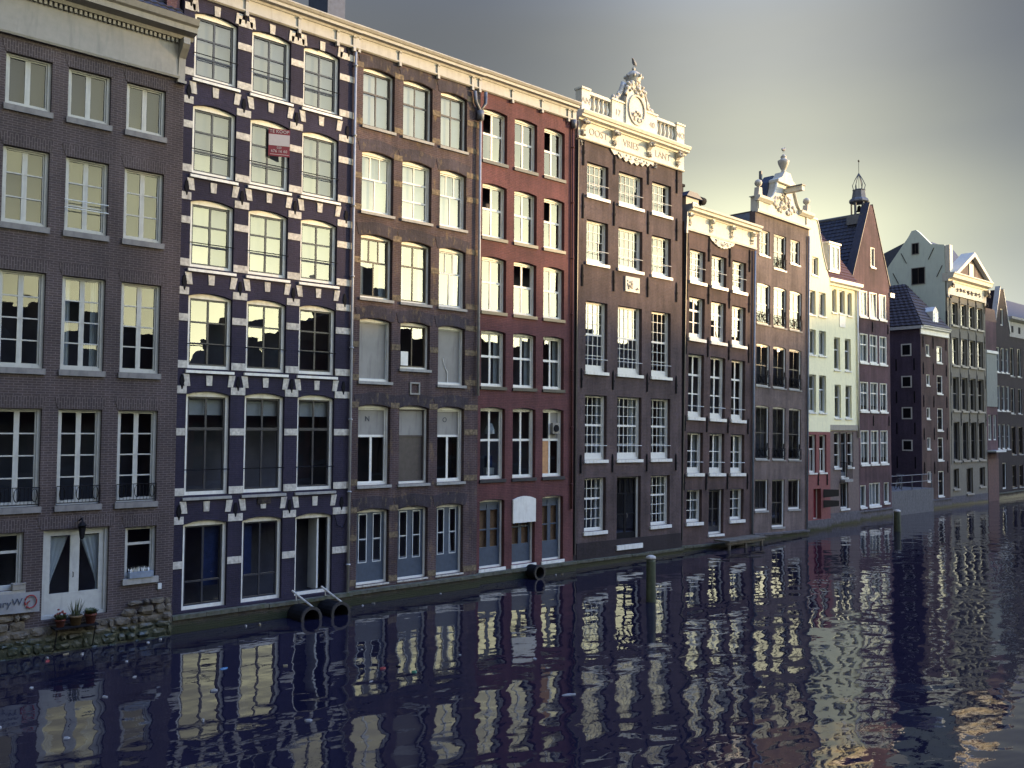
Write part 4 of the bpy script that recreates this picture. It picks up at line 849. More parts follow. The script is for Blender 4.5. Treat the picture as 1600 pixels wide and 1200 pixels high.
for i in range(len(cp)-1):
    (a, z0), (b_, z1) = cp[i], cp[i+1]; H.part('coping', MB().add([(H.X(a), -.05, z0+.003), (H.X(b_), -.05, z1+.003), (H.X(b_), .45, z1+.003), (H.X(a), .45, z0+.003), (H.X(a), -.05, z0+.09), (H.X(b_), -.05, z1+.09), (H.X(b_), .45, z1+.09), (H.X(a), .45, z0+.09)], [(0, 3, 2, 1), (4, 5, 6, 7), (0, 1, 5, 4), (1, 2, 6, 5), (2, 3, 7, 6), (3, 0, 4, 7)]), 'graywhite')
for u in (49.9, 51.15, 52.2): anchor(H, u, 2.7, 3.3)
for z_, dz in ((1.95, .5), (1.35, .45)):
    H.part('shutter', MB().add([(H.X(51.75), -.02, z_), (H.X(52.25), -.75, z_+.12), (H.X(52.25), -.75, z_+dz), (H.X(51.75), -.02, z_+dz), (H.X(51.79), .0, z_), (H.X(52.29), -.72, z_+.12), (H.X(52.29), -.72, z_+dz), (H.X(51.79), .0, z_+dz)], [(0, 1, 2, 3), (7, 6, 5, 4), (0, 4, 5, 1), (1, 5, 6, 2), (2, 6, 7, 3), (3, 7, 4, 0)]), 'blackpipe')

# ================================================================== HOUSE 8b : cream with dormer
H = House('canal_house', 53.3, 57.62, 2.7, 'cream plastered canal house with a white dormer on its red tiled roof')
for a, b_, z0, z1 in ((54.34, 54.92, 13.42, 14.92), (55.24, 55.98, 13.42, 14.92), (56.32, 56.9, 13.38, 14.88), (54.53, 55.3, 9.8, 11.86), (55.92, 56.7, 9.8, 11.86), (54.56, 55.36, 6.75, 8.86), (55.95, 56.74, 6.75, 8.86)):
    H.window(a, b_, z0, z1, rec=.13, fr=.07, frm='white', sb=.04, sash='graywhite', rows=((.62, 1), (.38, 1)) if z0 < 12 else ((1, 1),), tr=.07, multi=False, gl='glass', sill=(.06, .09, .05, 'white'))
H.part('panel', MB().box(H.X(55.24), H.X(55.98), -.03, .01, 12.55, 13.3), 'white')
H.window(54.42, 55.22, 3.62, 5.83, rec=.1, fr=.07, frm='white', sb=.03, rows=((.35, 1), (.35, 1), (.3, 1)), tr=.05, multi=False, gl='glasslow', sill=(.06, .12, .06, 'white'))
H.window(55.28, 56.08, 3.0, 5.83, rec=.1, fr=.07, frm='white', sb=.05, sash='bluedoor', rows=((.74, 2), (.26, 1)), mul=.06, tr=.08, low=.2, multi=False, gl='glasslow', sill=(.08, .12, .06, 'white'), name='door')
H.window(56.14, 56.9, 3.62, 5.83, rec=.1, fr=.07, frm='white', sb=.03, rows=((.35, 1), (.35, 1), (.3, 1)), tr=.05, multi=False, gl='glasslow', sill=(.06, .12, .06, 'white'))
b = MB(); b.tube([(H.X(55.2), -.3, 3.95), (H.X(56.15), -.3, 3.95)], .02, 5)
for q in range(8): b.tube([(H.X(55.2)+.95*q/7, -.3, 2.95), (H.X(55.2)+.95*q/7, -.3, 3.95)], .014, 4)
b.tube([(H.X(55.2), 0, 3.95), (H.X(55.2), -.3, 3.95)], .018, 4); b.tube([(H.X(56.15), 0, 3.95), (H.X(56.15), -.3, 3.95)], .018, 4); H.part('balcony_rail', b, 'iron')
H.part('balcony_floor', MB().box(H.X(55.15), H.X(56.2), -.34, -.001, 2.72, 2.86), 'sill')
H.window(55.17, 56.2, 1.02, 2.66, rec=.12, fr=.08, frm='white', sb=.05, sash='bluedoor', rows=((1, 2),), mul=.06, multi=False, gl='glasslow', sill=(.08, .12, .08, 'white'))
lowholes = [h for h in H.holes if h[0][1] < 5.9]; uphole = [h for h in H.holes if h[0][1] > 5.9]
H.holes = uphole; H.wall([(53.3, 5.95), (57.62, 5.95), (57.62, 15.2), (53.3, 15.2)], 'cream', 8); H.holes = lowholes; o = H.wall([(53.3, -.9), (57.62, -.9), (57.62, 5.943), (53.3, 5.943)], 'greyplaster', 8); o['label'] = 'grey-brown ground floor wall'
H.part('string_course', MB().box(H.X(53.6), H.X(57.45), -.07, .01, 5.98, 6.32), 'offwhite'); H.part('plinth', MB().box(0, H.X(57.62), -.06, .02, -.9, .8), 'darkstone')
H.part('cornice', MB().profile([(.03, 15.1), (-.12, 15.1), (-.16, 15.22), (-.36, 15.3), (-.40, 15.5), (.05, 15.5)], H.X(53.5), H.X(57.75)), 'white')
tiles('roof', H.e, (H.X(53.3), -.1, 15.52), (H.X(57.62), -.1, 15.52), (H.X(57.62), 2.6, 19.4), (H.X(53.3), 2.6, 19.4), 'roofred', 17, 17, .04)
H.part('roof_back', MB().profile([(0, 15.3), (2.6, 19.3), (7.9, 15.3)], .05, H.X(57.57)), 'roofred')
dm = H.part('dormer', MB().box(H.X(54.15), H.X(55.5), .1, 2.4, 16.0, 17.8), 'graywhite'); part('roof', MB().box(H.X(54.05), H.X(55.6), 0, 2.5, 17.803, 17.92), 'white', dm)
part('window', MB().ring([(H.X(54.22), 16.1), (H.X(55.45), 16.1), (H.X(55.45), 17.72), (H.X(54.22), 17.72)], [(H.X(54.34), 16.22), (H.X(55.33), 16.22), (H.X(55.33), 17.6), (H.X(54.34), 17.6)], .03, .099), 'white', dm)
part('pane', MB().box(H.X(54.34), H.X(55.33), .075, .098, 16.22, 17.6), 'glass', dm); part('mullion', MB().box(H.X(54.79), H.X(54.88), .04, .074, 16.22, 17.6), 'white', dm)
b = MB(); b.tube([(H.X(57.5), -.08, 5.5), (H.X(57.5), -.08, 15.1)], .06, 8); H.part('drainpipe', b, 'white', smooth=True)

# ================================================================== HOUSE 9 : maroon brick, steep gable
H = House('canal_house', 58.2, 63.5, 3.3, 'maroon brick canal house with a steep pointed gable and dark tiled roof')
for r_, (z0, z1) in enumerate([(13.66, 15.42), (10.55, 12.5), (7.27, 9.24), (3.71, 5.98)]):
    for a, b_ in ((59.1, 60.23), (60.52, 61.62), (61.93, 63.0)):
        H.window(a, b_, z0, z1, rec=.04, fr=.08, frm='white', sb=.04, sash='white', rows=((1, 2),) if r_ == 0 else ((.62, 2), (.38, 2)), mul=.05, tr=.08, multi=False, gl='glass', sill=(.08, .12, .05, 'white'), blind=(1, 'curtain') if r_ < 2 else (.8, 'blind'))
for a, b_, z0, z1 in ((58.96, 59.75, .87, 2.32), (60.21, 61.8, .87, 2.42), (62.35, 63.1, 1.0, 2.4)):
    H.window(a, b_, z0, z1, rec=.05, fr=.07, frm='white', sb=.04, sash='white', rows=((1, 1 if b_-a < 1 else 3),), mul=.06, multi=False, gl='glass', sill=(.08, .12, .05, 'white'), blind=(1, 'blind'))
H.window(60.78, 61.42, 17.18, 18.54, rec=.05, fr=.07, frm='white', sb=.04, sash='white', rows=((1, 1),), multi=False, gl='glass', sill=(.07, .1, .06, 'white'))
H.wall([(58.2, -.9), (63.5, -.9), (63.5, 16.15), (61.1, 21.45), (60.7, 21.45), (58.2, 16.15)], 'b_maroon', .5)
H.holes = []; H.part('side_wall', MB().box(.02, H.X(63.48), .502, 9, -.9, 16.1), 'b_maroon')
H.part('roof_body', MB().prism([(.02, 16.103), (H.X(63.48), 16.103), (H.X(60.9), 20.8)], .502, 12.0), 'roofdark')
tiles('roof', H.e, (.0, 12.0, 16.1), (.0, .51, 16.1), (H.X(60.9), .51, 20.85), (H.X(60.9), 12.0, 20.85), 'roofdark', 38, 17, .045)
H.part('ridge', MB().tube([(H.X(60.9), .52, 20.92), (H.X(60.9), 12.0, 20.92)], .12, 8), 'lead')
for (a, z0), (b_, z1) in (((63.58, 16.1), (61.12, 21.5)), ((60.68, 21.5), (58.12, 16.1))):
    H.part('coping', MB().add([(H.X(a), -.04, z0), (H.X(b_), -.04, z1), (H.X(b_), .54, z1), (H.X(a), .54, z0), (H.X(a), -.04, z0+.14), (H.X(b_), -.04, z1+.06), (H.X(b_), .54, z1+.06), (H.X(a), .54, z0+.14)], [(0, 3, 2, 1), (4, 5, 6, 7), (0, 1, 5, 4), (1, 2, 6, 5), (2, 3, 7, 6), (3, 0, 4, 7)]), 'roofdark')
plinth(H, 58.2, 63.5, .55, proj=.08, mat='darkstone', lm='darkstone')
H.part('eave_box', MB().box(H.X(63.5), H.X(64.1), -.1, .5, 15.35, 15.65), 'white'); H.part('eave_box', MB().box(H.X(57.75), H.X(58.25), -.2, .3, 15.45, 15.85), 'white')
for u in (58.6, 60.9, 63.2): anchor(H, u, 12.7, 13.3); anchor(H, u, 6.3, 6.9)
b = MB(); b.tube([(H.X(58.4), -.07, .3), (H.X(58.4), -.07, 6.5)], .05, 8); H.part('drainpipe', b, 'pipe', smooth=True)
# bell turret on the ridge behind the gable
o = tag(link('bell_turret', None, None, (60.9, 4.15, 20.7)), 'small open bell turret with lead cap and weather vane riding the dark roof ridge', 'turret')
part('base', MB().box(-.62, .62, -.62, .62, -.5, .12), 'lead', o)
for i in range(6): a = i*math.pi/3; part('post', MB().tube([(.5*math.cos(a), .5*math.sin(a), .12), (.5*math.cos(a), .5*math.sin(a), 1.05)], .06, 6), 'lead', o)
part('canopy', MB().lathe([(.62, 1.05), (.70, 1.12), (.66, 1.25), (.50, 1.38), (.42, 1.9), (.46, 1.95), (.36, 2.0)], 0, 0, 0, 8), 'lead', o)
part('bell', MB().lathe([(.22, .45), (.15, .55), (.12, .8), (.04, .88)], 0, 0, 0, 10), 'iron', o, smooth=True)
for i in range(6): a = i*math.pi/3; part('crown_rib', MB().tube([(.36*math.cos(a), .36*math.sin(a), 2.0), (.42*math.cos(a), .42*math.sin(a), 2.3), (.25*math.cos(a), .25*math.sin(a), 2.7), (0, 0, 3.15)], .028, 5), 'lead', o)
part('finial', MB().tube([(0, 0, 2.0), (0, 0, 4.1)], .016, 5), 'iron', o); part('weather_vane', MB().blob((0, 0, 4.0), (.12, .04, .08)), 'iron', o)

# ================================================================== HOUSE 10 : violet-brown brick, hipped roof, alley side
H = House('canal_house', 70.5, 75.58, 4.2, 'rosy brick corner house with hipped tile roof and square windows in its dark side')
for z0, z1 in ((11.74, 12.6), (9.45, 10.3), (6.88, 7.75), (4.56, 5.45), (2.1, 2.87)):
    H.window(71.43, 72.05, z0, z1, rec=.05, fr=.08, frm='white', sb=.03, sash='white', rows=((1, 1),), multi=False, gl='glass', sill=(.05, .08, .03, 'white'))
for z0, z1 in ((11.3, 12.6), (8.88, 10.3), (6.0, 7.73), (3.68, 5.45), (.89, 2.84)):
    H.window(73.35, 74.35, z0, z1, rec=.05, fr=.09, frm='white', sb=.04, sash='darksash', rows=((.6, 1), (.4, 1)), tr=.06, multi=False, gl='glass', sill=(.06, .09, .04, 'white'))
H.wall([(70.52, -.9), (75.58, -.9), (75.58, 13.95), (70.52, 13.95)], 'b_rose', 10)
H.part('side_wall', MB().box(-.0, .014, .003, 10, -.9, 13.9), 'b_violet')
for z0, z1 in ((11.71, 12.66), (9.28, 10.19), (6.86, 7.79), (4.44, 5.29)):
    o = H.part('window', MB().ring([(0, 0), (.8, 0), (.8, z1-z0), (0, z1-z0)], [(.09, .09), (.71, .09), (.71, z1-z0-.09), (.09, z1-z0-.09)], -.04, .05), 'white', loc=(-.0, 1.5, z0), rot=(0, 0, R(-90)))
    part('pane', MB().add([(.09, 0, .09), (.71, 0, .09), (.71, 0, z1-z0-.09), (.09, 0, z1-z0-.09)], [(0, 1, 2, 3)]), 'iron', o, loc=(0, -.012, 0))
crown(H, 70.45, 75.6, 13.42, 14.02, .3, 'white')
H.part('gutter', MB().box(-.28, -.002, -.2, 10, 13.75, 13.98), 'graywhite')
ax, az_, ay = H.X(73.04), 17.7, 2.3
H.part('roof_body', MB().add([(-.2, -.2, 14.03), (H.X(75.6), -.2, 14.03), (H.X(75.6), 10, 14.03), (-.2, 10, 14.03), (ax, ay, az_-.05), (ax, 10, az_-.05)], [(0, 1, 4), (1, 2, 5, 4), (2, 3, 5), (3, 0, 4, 5), (0, 3, 2, 1)]), 'roofbrown')
tiles('roof', H.e, (-.2, 10, 14.03), (-.2, -.2, 14.03), (ax, ay, az_-.03), (ax, 10, az_-.03), 'roofbrown', 24, 14, .05)
tiles('roof', H.e, (-.2, -.22, 14.03), (H.X(75.6), -.22, 14.03), (ax+.02, ay, az_-.03), (ax-.02, ay, az_-.03), 'roofbrown', 14, 13, .05)
dm = H.part('dormer', MB().prism([(H.X(72.9), 14.1), (H.X(73.9), 14.1), (H.X(73.9), 15.3), (H.X(73.4), 15.7), (H.X(72.9), 15.3)], .05, 1.6), 'white'); part('pane', MB().box(H.X(73.15), H.X(73.65), .03, .048, 14.3, 15.2), 'glass', dm)
plinth(H, 70.52, 75.58, .6, proj=.1, mat='darkstone', lm='darkstone')
for u in (70.9, 72.7, 75.1):
    for z0 in (13.0-.35, 10.6, 8.1, 5.6, 3.0): anchor(H, u, z0-.3, z0+.5)
for y_ in (.5, 1.9):
    for z0 in (10.6, 8.1, 5.7, 3.1): link('wall_anchor', cached(('sa',), lambda: MB().box(-.05, -.001, -.04, .04, 0, .9).mesh('wall_anchor', 'iron')), H.e, (0, y_, z0))

# ================================================================== HOUSE 12 : sandstone with pediment, pale gable side
H = House('canal_house', 75.68, 83.5, 4.3, 'sandstone canal house with a triangular pediment and a pale green plastered side gable')
for r_, (z0, z1) in enumerate([(14.55, 16.4), (11.3, 13.55), (7.63, 10.35), (3.6, 6.72)]):
    for a, b_ in ((76.6, 77.78), (78.4, 79.55), (80.08, 81.25), (81.75, 82.95)):
        H.window(a, b_, z0, z1, rec=.15, fr=.08, frm='offwhite', sb=.05, sash='offwhite' if r_ < 3 else 'darksash', rows=((.5, 1), (.5, 1)), tr=.06, multi=False, gl='glass', sill=(.10, .14, .08, 'offwhite'))
for a, b_, z0 in ((76.5, 77.55, 1.35), (79.05, 80.35, .87), (81.75, 82.9, 1.35)):
    H.window(a, b_, z0, 2.95, rec=.15, fr=.09, frm='offwhite', sb=.05, sash='darksash', rows=((1, 2),), mul=.06, multi=False, gl='glasslow', sill=(.10, .14, .08, 'offwhite'), name='door' if z0 < 1 else 'window')
H.wall([(75.7, -.9), (83.5, -.9), (83.5, 18.6), (75.7, 18.6)], 'sandstone', 12)
H.part('ground_floor_facing', MB().box(.03, H.X(83.48), -.02, -.003, -.9, .75), 'darkstone')
for u in (76.2, 78.1, 79.82, 81.5, 83.25):
    H.part('pilaster', MB().box(H.X(u)-.09, H.X(u)+.09, -.03, -.002, 3.3, 16.9), 'sandstone')
    for z0 in (16.0, 13.0, 9.6, 6.4): anchor(H, u, z0, z0+1.0)
H.part('frieze', MB().box(0, H.X(83.55), -.1, .01, 16.95, 18.0), 'stucco'); 
H.part('cornice', MB().profile([(.03, 18.003), (-.16, 18.003), (-.2, 18.15), (-.55, 18.25), (-.62, 18.5), (-.70, 18.58), (-.70, 18.66), (.3, 18.66), (.3, 18.003)], -.1, H.X(83.65)), 'stucco')
px = H.X(79.75)
H.part('tympanum', MB().prism([(px-3.3, 18.663), (px+3.3, 18.663), (px, 20.5)], -.35, .4), 'b_mid')
for sgn in (-1, 1): H.part('raking_cornice', MB().prism([(px+sgn*3.75, 18.665), (px+sgn*3.2, 18.665), (px, 20.42), (px, 20.78)][::sgn], -.68, .42), 'stucco')
H.part('oculus', MB().box(px-.55, px+.3, -.42, -.351, 18.75, 19.8), 'stucco')
for i in range(7): carving(H, 77.4+i*.75, 17.45, .5, .34, -.14, 12, 'brownsash', 'garland', .05)
for u in (75.9, 83.35):
    console(H, u, 16.7, 18.0, .3, .45, 'ornament'); carving(H, u, 17.6, .4, .5, -.42, 9, 'brownsash', 'bracket_carving', .1); carving(H, u, 16.75, .3, .4, -.25, 12, 'brownsash', 'bracket_carving', .1)
g0 = H.part('side_gable', MB().add([(-.02, .12, 12.0), (-.02, 12.0, 12.0), (-.02, 12.0, 14.5), (-.02, 5.4, 18.9), (-.02, 3.05, 21.95), (-.02, 2.75, 22.45), (-.02, 2.4, 22.48), (-.02, 2.1, 22.2), (-.02, 1.2, 21.15), (-.02, .12, 20.95)], [tuple(range(10))]), 'paleplaster')
b = MB().prism([(.12, 12.0), (12.0, 12.0), (12.0, 14.5), (5.4, 18.9), (3.05, 21.95), (2.75, 22.45), (2.4, 22.48), (2.1, 22.2), (1.2, 21.15), (.12, 20.95)], -.4, .02)
bpy.data.objects.remove(g0); H.part('side_gable', b, 'paleplaster', rot=(0, 0, R(90)), loc=(-.02, 0, 0))
H.part('chimney', MB().box(.0, .55, -.28, .1, 18.7, 20.9), 'stucco')
for y0_, y1_, z0, z1 in ((2.15, 2.75, 20.45, 21.4), (1.68, 2.8, 17.95, 19.35)):
    o = H.part('window', MB().ring([(0, 0), (y1_-y0_, 0), (y1_-y0_, z1-z0), (0, z1-z0)], [(.05, .05), (y1_-y0_-.05, .05), (y1_-y0_-.05, z1-z0-.05), (.05, z1-z0-.05)], -.05, .03), 'offwhite', loc=(-.05, y1_, z0), rot=(0, 0, R(-90)))
    part('pane', MB().add([(.05, 0, .05), (y1_-y0_-.05, 0, .05), (y1_-y0_-.05, 0, z1-z0-.05), (.05, 0, z1-z0-.05)], [(0, 1, 2, 3)]), 'iron', o, loc=(0, -.012, 0))
    part('mullion', MB().box((y1_-y0_)/2-.02, (y1_-y0_)/2+.02, -.03, -.015, .05, z1-z0-.05), 'brownsash', o)
for y0_, z0, sl in ((3.9, 18.2, -1), (3.2, 19.8, -1), (1.4, 19.9, 1), (.75, 18.4, 1)):
    link('wall_anchor', cached(('ga', sl), lambda: MB().tube([(-.07, .0, 0), (-.07, -.45*sl, .9)], .03, 5).mesh('wall_anchor', 'iron')), H.e, (0, y0_, z0))
H.part('roof', MB().profile([(.3, 18.67), (2.6, 22.0), (11.8, 18.6)], .42, H.X(83.4)), 'slate')
H.part('downpipe_strip', MB().box(-.04, .12, -.06, .11, .4, 15.6), 'blackpipe')

# ================================================================== HOUSE 13 wing, 13, 14
H = House('canal_house', 83.6, 86.08, 4.36, 'narrow low wing with pale plaster above a rust-brown ground floor between two taller houses')
H.window(83.95, 84.8, 5.2, 7.4, rec=.1, fr=.08, frm='graywhite', sb=.04, rows=((.6, 2), (.4, 2)), multi=False, gl='glasslow'); H.window(85.1, 85.9, 5.2, 7.4, rec=.1, fr=.08, frm='graywhite', sb=.04, rows=((.6, 2), (.4, 2)), multi=False, gl='glasslow')
H.wall([(83.6, -.9), (86.08, -.9), (86.08, 15.5), (83.6, 15.5)], 'b_maroon', 9)
H.part('plaster_panel', MB().box(.05, H.X(86.03), -.05, -.002, 8.1, 12.7), 'greenplaster'); H.part('ground_floor_facing', MB().box(.05, H.X(86.03), -.05, -.002, -.9, 3.6), 'rustplaster'); H.part('balcony', MB().box(.1, H.X(86.0), -.7, -.003, 4.2, 4.35), 'graywhite')
H.part('cornice', MB().box(0, H.X(86.2), -.12, -.002, 12.72, 12.95), 'graywhite'); H.part('roof', MB().prism([(0, 15.503), (H.X(86.2), 15.503), (H.X(85.8), 16.6), (.2, 16.6)], 0, 8), 'roofred')
H = House('canal_house', 86.1, 89.7, 4.5, 'narrow dark brick canal house with a pale-edged pointed gable')
for z0, z1 in ((11.2, 13.4), (7.8, 10.0), (4.4, 6.6)):
    for a, b_ in ((86.5, 87.2), (87.55, 88.3), (88.65, 89.35)): H.window(a, b_, z0, z1, rec=.08, fr=.08, frm='graywhite', sb=.04, sash='graywhite', rows=((.5, 1), (.5, 1)), tr=.05, multi=False, gl='glass', sill=(.06, .1, .05, 'graywhite'))
H.window(87.4, 88.3, .9, 3.2, rec=.08, fr=.1, frm='graywhite', sb=.05, sash='darksash', rows=((1, 1),), multi=False, gl='glasslow', name='door')
H.window(87.55, 88.25, 15.4, 16.9, rec=.08, fr=.07, frm='graywhite', sb=.04, rows=((1, 1),), multi=False, gl='glass')
H.wall([(86.1, -.9), (89.7, -.9), (89.7, 14.9), (88.25, 18.6), (87.55, 18.6), (86.1, 14.9)], 'b_black', 9)
for (a, z0), (b_, z1) in (((89.78, 14.8), (88.27, 18.66)), ((87.53, 18.66), (86.02, 14.8))):
    H.part('coping', MB().add([(H.X(a), -.05, z0), (H.X(b_), -.05, z1), (H.X(b_), .4, z1), (H.X(a), .4, z0), (H.X(a), -.05, z0+.25), (H.X(b_), -.05, z1+.1), (H.X(b_), .4, z1+.1), (H.X(a), .4, z0+.25)], [(0, 3, 2, 1), (4, 5, 6, 7), (0, 1, 5, 4), (1, 2, 6, 5), (2, 3, 7, 6), (3, 0, 4, 7)]), 'graywhite')
plinth(H, 86.1, 89.7, .5, proj=.1)
H = House('canal_house', 89.75, 101.0, 4.7, 'dark broad canal house with a pale attic cornice beside the pointed gable')
for z0, z1 in ((11.0, 13.6), (7.6, 9.9), (3.9, 6.4), (.9, 2.9)):
    for i in range(6): a = 90.3+i*1.75; H.window(a, a+.95, z0, z1, rec=.1, fr=.08, frm='brownsash' if z0 < 7 else 'graywhite', sb=.04, sash='darksash', rows=((.5, 2), (.5, 2)), mul=.04, tr=.05, multi=False, gl='glasslow', sill=(.06, .1, .05, 'sill'))
H.wall([(89.75, -.9), (101.0, -.9), (101.0, 16.4), (89.75, 16.4)], 'b_black', 9)
H.part('attic_frieze', MB().box(0.02, H.X(101), -.06, -.002, 14.6, 16.0), 'sill'); H.part('cornice', MB().profile([(.0, 16.003), (-.1, 16.003), (-.4, 16.2), (-.42, 16.4), (.0, 16.4)], 0, H.X(101)), 'sill')
for i in range(6): H.part('attic_window', MB().box(H.X(90.5)+i*1.75, H.X(91.0)+i*1.75, -.075, -.061, 15.0, 15.6), 'iron')
H.part('roof', MB().profile([(0, 16.41), (9, 16.41), (5, 18.6), (2, 18.6)], .05, H.X(100.9)), 'roofdark'); plinth(H, 89.75, 101.0, .5, proj=.1)
H = House('canal_house', 101.05, 112.0, 4.8, 'plain dark brick house at the far end of the terrace past the pale attic', group=None)
for z0, z1 in ((10.0, 12.2), (6.8, 9.0), (3.4, 5.6)):
    for i in range(6): a = 101.7+i*1.7; H.window(a, a+.95, z0, z1, rec=.1, fr=.08, frm='graywhite', sb=.04, sash='darksash', rows=((.5, 2), (.5, 2)), mul=.04, tr=.05, multi=False, gl='glasslow')
H.wall([(101.05, -.9), (112, -.9), (112, 14.5), (101.05, 14.5)], 'b_black', 9); flatroof(H, 14.5)

# ------------------------------------------------------------------ alley quay with railing and bicycle
tag(part('quay', MB().box(63.56, 70.45, 3.35, 14, -.9, 1.72), 'concrete', None), None, None, kind='structure')
o = tag(link('alley_building', None, None, (63.6, 13.0, 1.72)), 'dark brick wall closing the alley behind the quay', 'building'); part('wall', MB().box(0, 6.8, 0, 2, 0, 11), 'b_violet', o)
o = tag(link('quay_railing', None, None, (63.75, 3.45, 1.72)), 'grey two-bar iron railing along the edge of the small quay', 'railing')
for z_ in (.55, 1.05): part('bar', MB().tube([(0, 0, z_), (6.6, 0, z_)], .03, 6), 'lead', o)
for i in range(5): part('post', MB().tube([(i*1.65, 0, 0), (i*1.65, 0, 1.08)], .035, 6), 'lead', o)
def bicycle(x, y, z, rz, label):
    o = tag(link('bicycle', None, None, (x, y, z), (R(6), 0, rz)), label, 'bicycle', 'bicycles parked on the quay')
    for wx in (0, 1.05):
        wt = part('wheel', MB().tube([(wx+.34*math.cos(a*.3307), 0, .34+.34*math.sin(a*.3307)) for a in range(20)], .02, 5), 'iron', o)
        b = MB()
        for k in range(8): a = k*math.pi/8; b.tube([(wx+.33*math.cos(a), 0, .34+.33*math.sin(a)), (wx-.33*math.cos(a), 0, .34-.33*math.sin(a))], .004, 3)
        part('spokes', b, 'pipe', wt)
    b = MB(); b.tube([(0, 0, .34), (.42, 0, .30), (.32, 0, .85), (0, 0, .34)], .018, 5); b.tube([(.42, 0, .30), (.86, 0, .80), (.33, 0, .78)], .018, 5); b.tube([(.80, 0, 1.0), (.88, 0, .78), (1.05, 0, .34)], .018, 5); part('frame', b, 'darksash', o)
    part('handlebar', MB().tube([(.68, -.27, 1.05), (.82, -.15, 1.06), (.82, .15, 1.06), (.68, .27, 1.05)], .014, 5), 'pipe', o); part('saddle', MB().blob((.28, 0, .92), (.14, .08, .04)), 'iron', o)
bicycle(64.3, 4.1, 1.72, R(12), 'black bicycle leaning behind the quay railing next to the maroon gabled house')
bicycle(66.2, 4.25, 1.72, R(8), 'black bicycle standing by itself further along behind the quay railing')

# ------------------------------------------------------------------ mooring posts, pipes, litter, gull
def post(x, y, h, r, label):
    o = tag(link('mooring_post', None, None, (x, y, 0)), label, 'mooring post', 'mooring posts in the canal')
    part('pile', MB().lathe([(r*1.08, -1.2), (r*1.05, .1), (r, .5), (r*.96, h-.1), (r*.92, h)], 0, 0, 0, 14), 'greenpost', o, smooth=True)
    part('cap', MB().lathe([(r*1.03, h+.002), (r*1.06, h+.03), (r*1.0, h+.09), (r*.4, h+.13)], 0, 0, 0, 14), 'stone', o, smooth=True)
post(25.63, -5.88, 1.47, .165, 'green slimy mooring post with a pale cap in open water before the dark brown house')
post(54.6, -1.2, 1.15, .2, 'dark mooring post with a pale cap standing in the water by the small quay')
def culvert(u, y, z, r, ln_, label, strap=True):
    o = tag(link('outfall_pipe', None, None, (u, y, z)), label, 'pipe', 'outfall pipes at the waterline')
    b = MB(); n = 18
    oc = [(r*math.cos(2*math.pi*i/n), r*math.sin(2*math.pi*i/n)) for i in range(n)]; ic = [(a*.76, c*.76) for a, c in oc]
    b.ring(oc, ic, -ln_, .05); part('barrel', b, 'iron', o, smooth=False); b = MB(); b.ring([(a*1.08, c*1.08) for a, c in oc], [(a*.8, c*.8) for a, c in oc], -ln_-.03, -ln_+.04); part('collar', b, 'blackpipe', o)
    if strap: b = MB(); b.tube([(-.2, .0, r+.42), (-.16, -.08, r+.36), (.10, -ln_+.06, r*.92)], .03, 6); b.tube([(-.12, -.1, r+.33), (-.1, -.1, r+.12)], .02, 5); part('strap', b, 'stone', o)
culvert(15.1, -.2, .07, .34, .85, 'black outfall pipe under the open dark doorway of the striped house')
culvert(16.15, -.2, .10, .33, .85, 'black outfall pipe under the corner of the striped house next to its drainpipe')
culvert(26.0, .52, .26, .28, .5, 'round iron outfall pipe in the quay wall under the red house', False)
def bird(x, y, z, rz, label):
    o = tag(link('gull', None, None, (x, y, z), (0, 0, rz)), label, 'gull', 'gulls resting on the gables')
    b = MB(); rings = [(-.30, .0, .01, .03), (-.2, .02, .05, .06), (-.05, .03, .09, .10), (.08, .05, .09, .10), (.16, .10, .055, .06), (.22, .17, .05, .055), (.27, .18, .03, .035), (.33, .165, .008, .01)]
    vs = []; n = 8
    for px, pz, ry, rz_ in rings:
        for i in range(n): a = 2*math.pi*i/n; vs.append((px, ry*math.cos(a), pz+.13+rz_*math.sin(a)))
    fs = [(j*n+i, j*n+(i+1) % n, (j+1)*n+(i+1) % n, (j+1)*n+i) for j in range(len(rings)-1) for i in range(n)]+[tuple(range(n-1, -1, -1)), tuple(range((len(rings)-1)*n, len(rings)*n))]
    b.add(vs, fs)
    for s_ in (-.03, .03): b.tube([(.0, s_, .09), (.01, s_, .0)], .008, 4)
    part('body', b, 'bird', o, smooth=True)
bird(32.78+.17, 1.0, 22.86, R(200), 'grey gull standing on the crown of the 1740 balustrade')
bird(46.12+.6, 1.5, 21.78, R(10), 'grey gull standing on the urn of the cream scrolled gable')
rnd = random.Random(21)
LG = 'litter floating on the canal'
def litter(x, y, sx, sy, mat, label, rz=None, flat=True):
    n = rnd.randint(5, 7); pts = [(sx*math.cos(2*math.pi*i/n)*rnd.uniform(.6, 1), sy*math.sin(2*math.pi*i/n)*rnd.uniform(.6, 1)) for i in range(n)]
    b = MB(); h = rnd.uniform(.015, .05); b.add([(a, c, -.01) for a, c in pts]+[(a*.85+rnd.uniform(-.01, .01), c*.85, h*rnd.uniform(.6, 1.2)) for a, c in pts], [tuple(range(n-1, -1, -1)), tuple(range(n, 2*n))]+[(i, (i+1) % n, n+(i+1) % n, n+i) for i in range(n)])
    o = part('floating_litter', b, mat, None, loc=(x, y, .005), rot=(0, 0, rnd.uniform(0, 6.28) if rz is None else rz)); tag(o, label, 'litter', LG)
litter(10.54, -4.65, .16, .07, 'bluelitter', 'bright blue and white scrap of litter on the dark water', .3)
litter(13.5, -7.2, .14, .07, 'redlitter', 'red wrapper floating beside a dark lump on the water', .2); litter(13.9, -7.3, .12, .05, 'iron', 'black lump of litter beside the red wrapper')
litter(13.86, -8.0, .11, .05, 'greenlitter', 'green scrap of litter floating on the dark water')
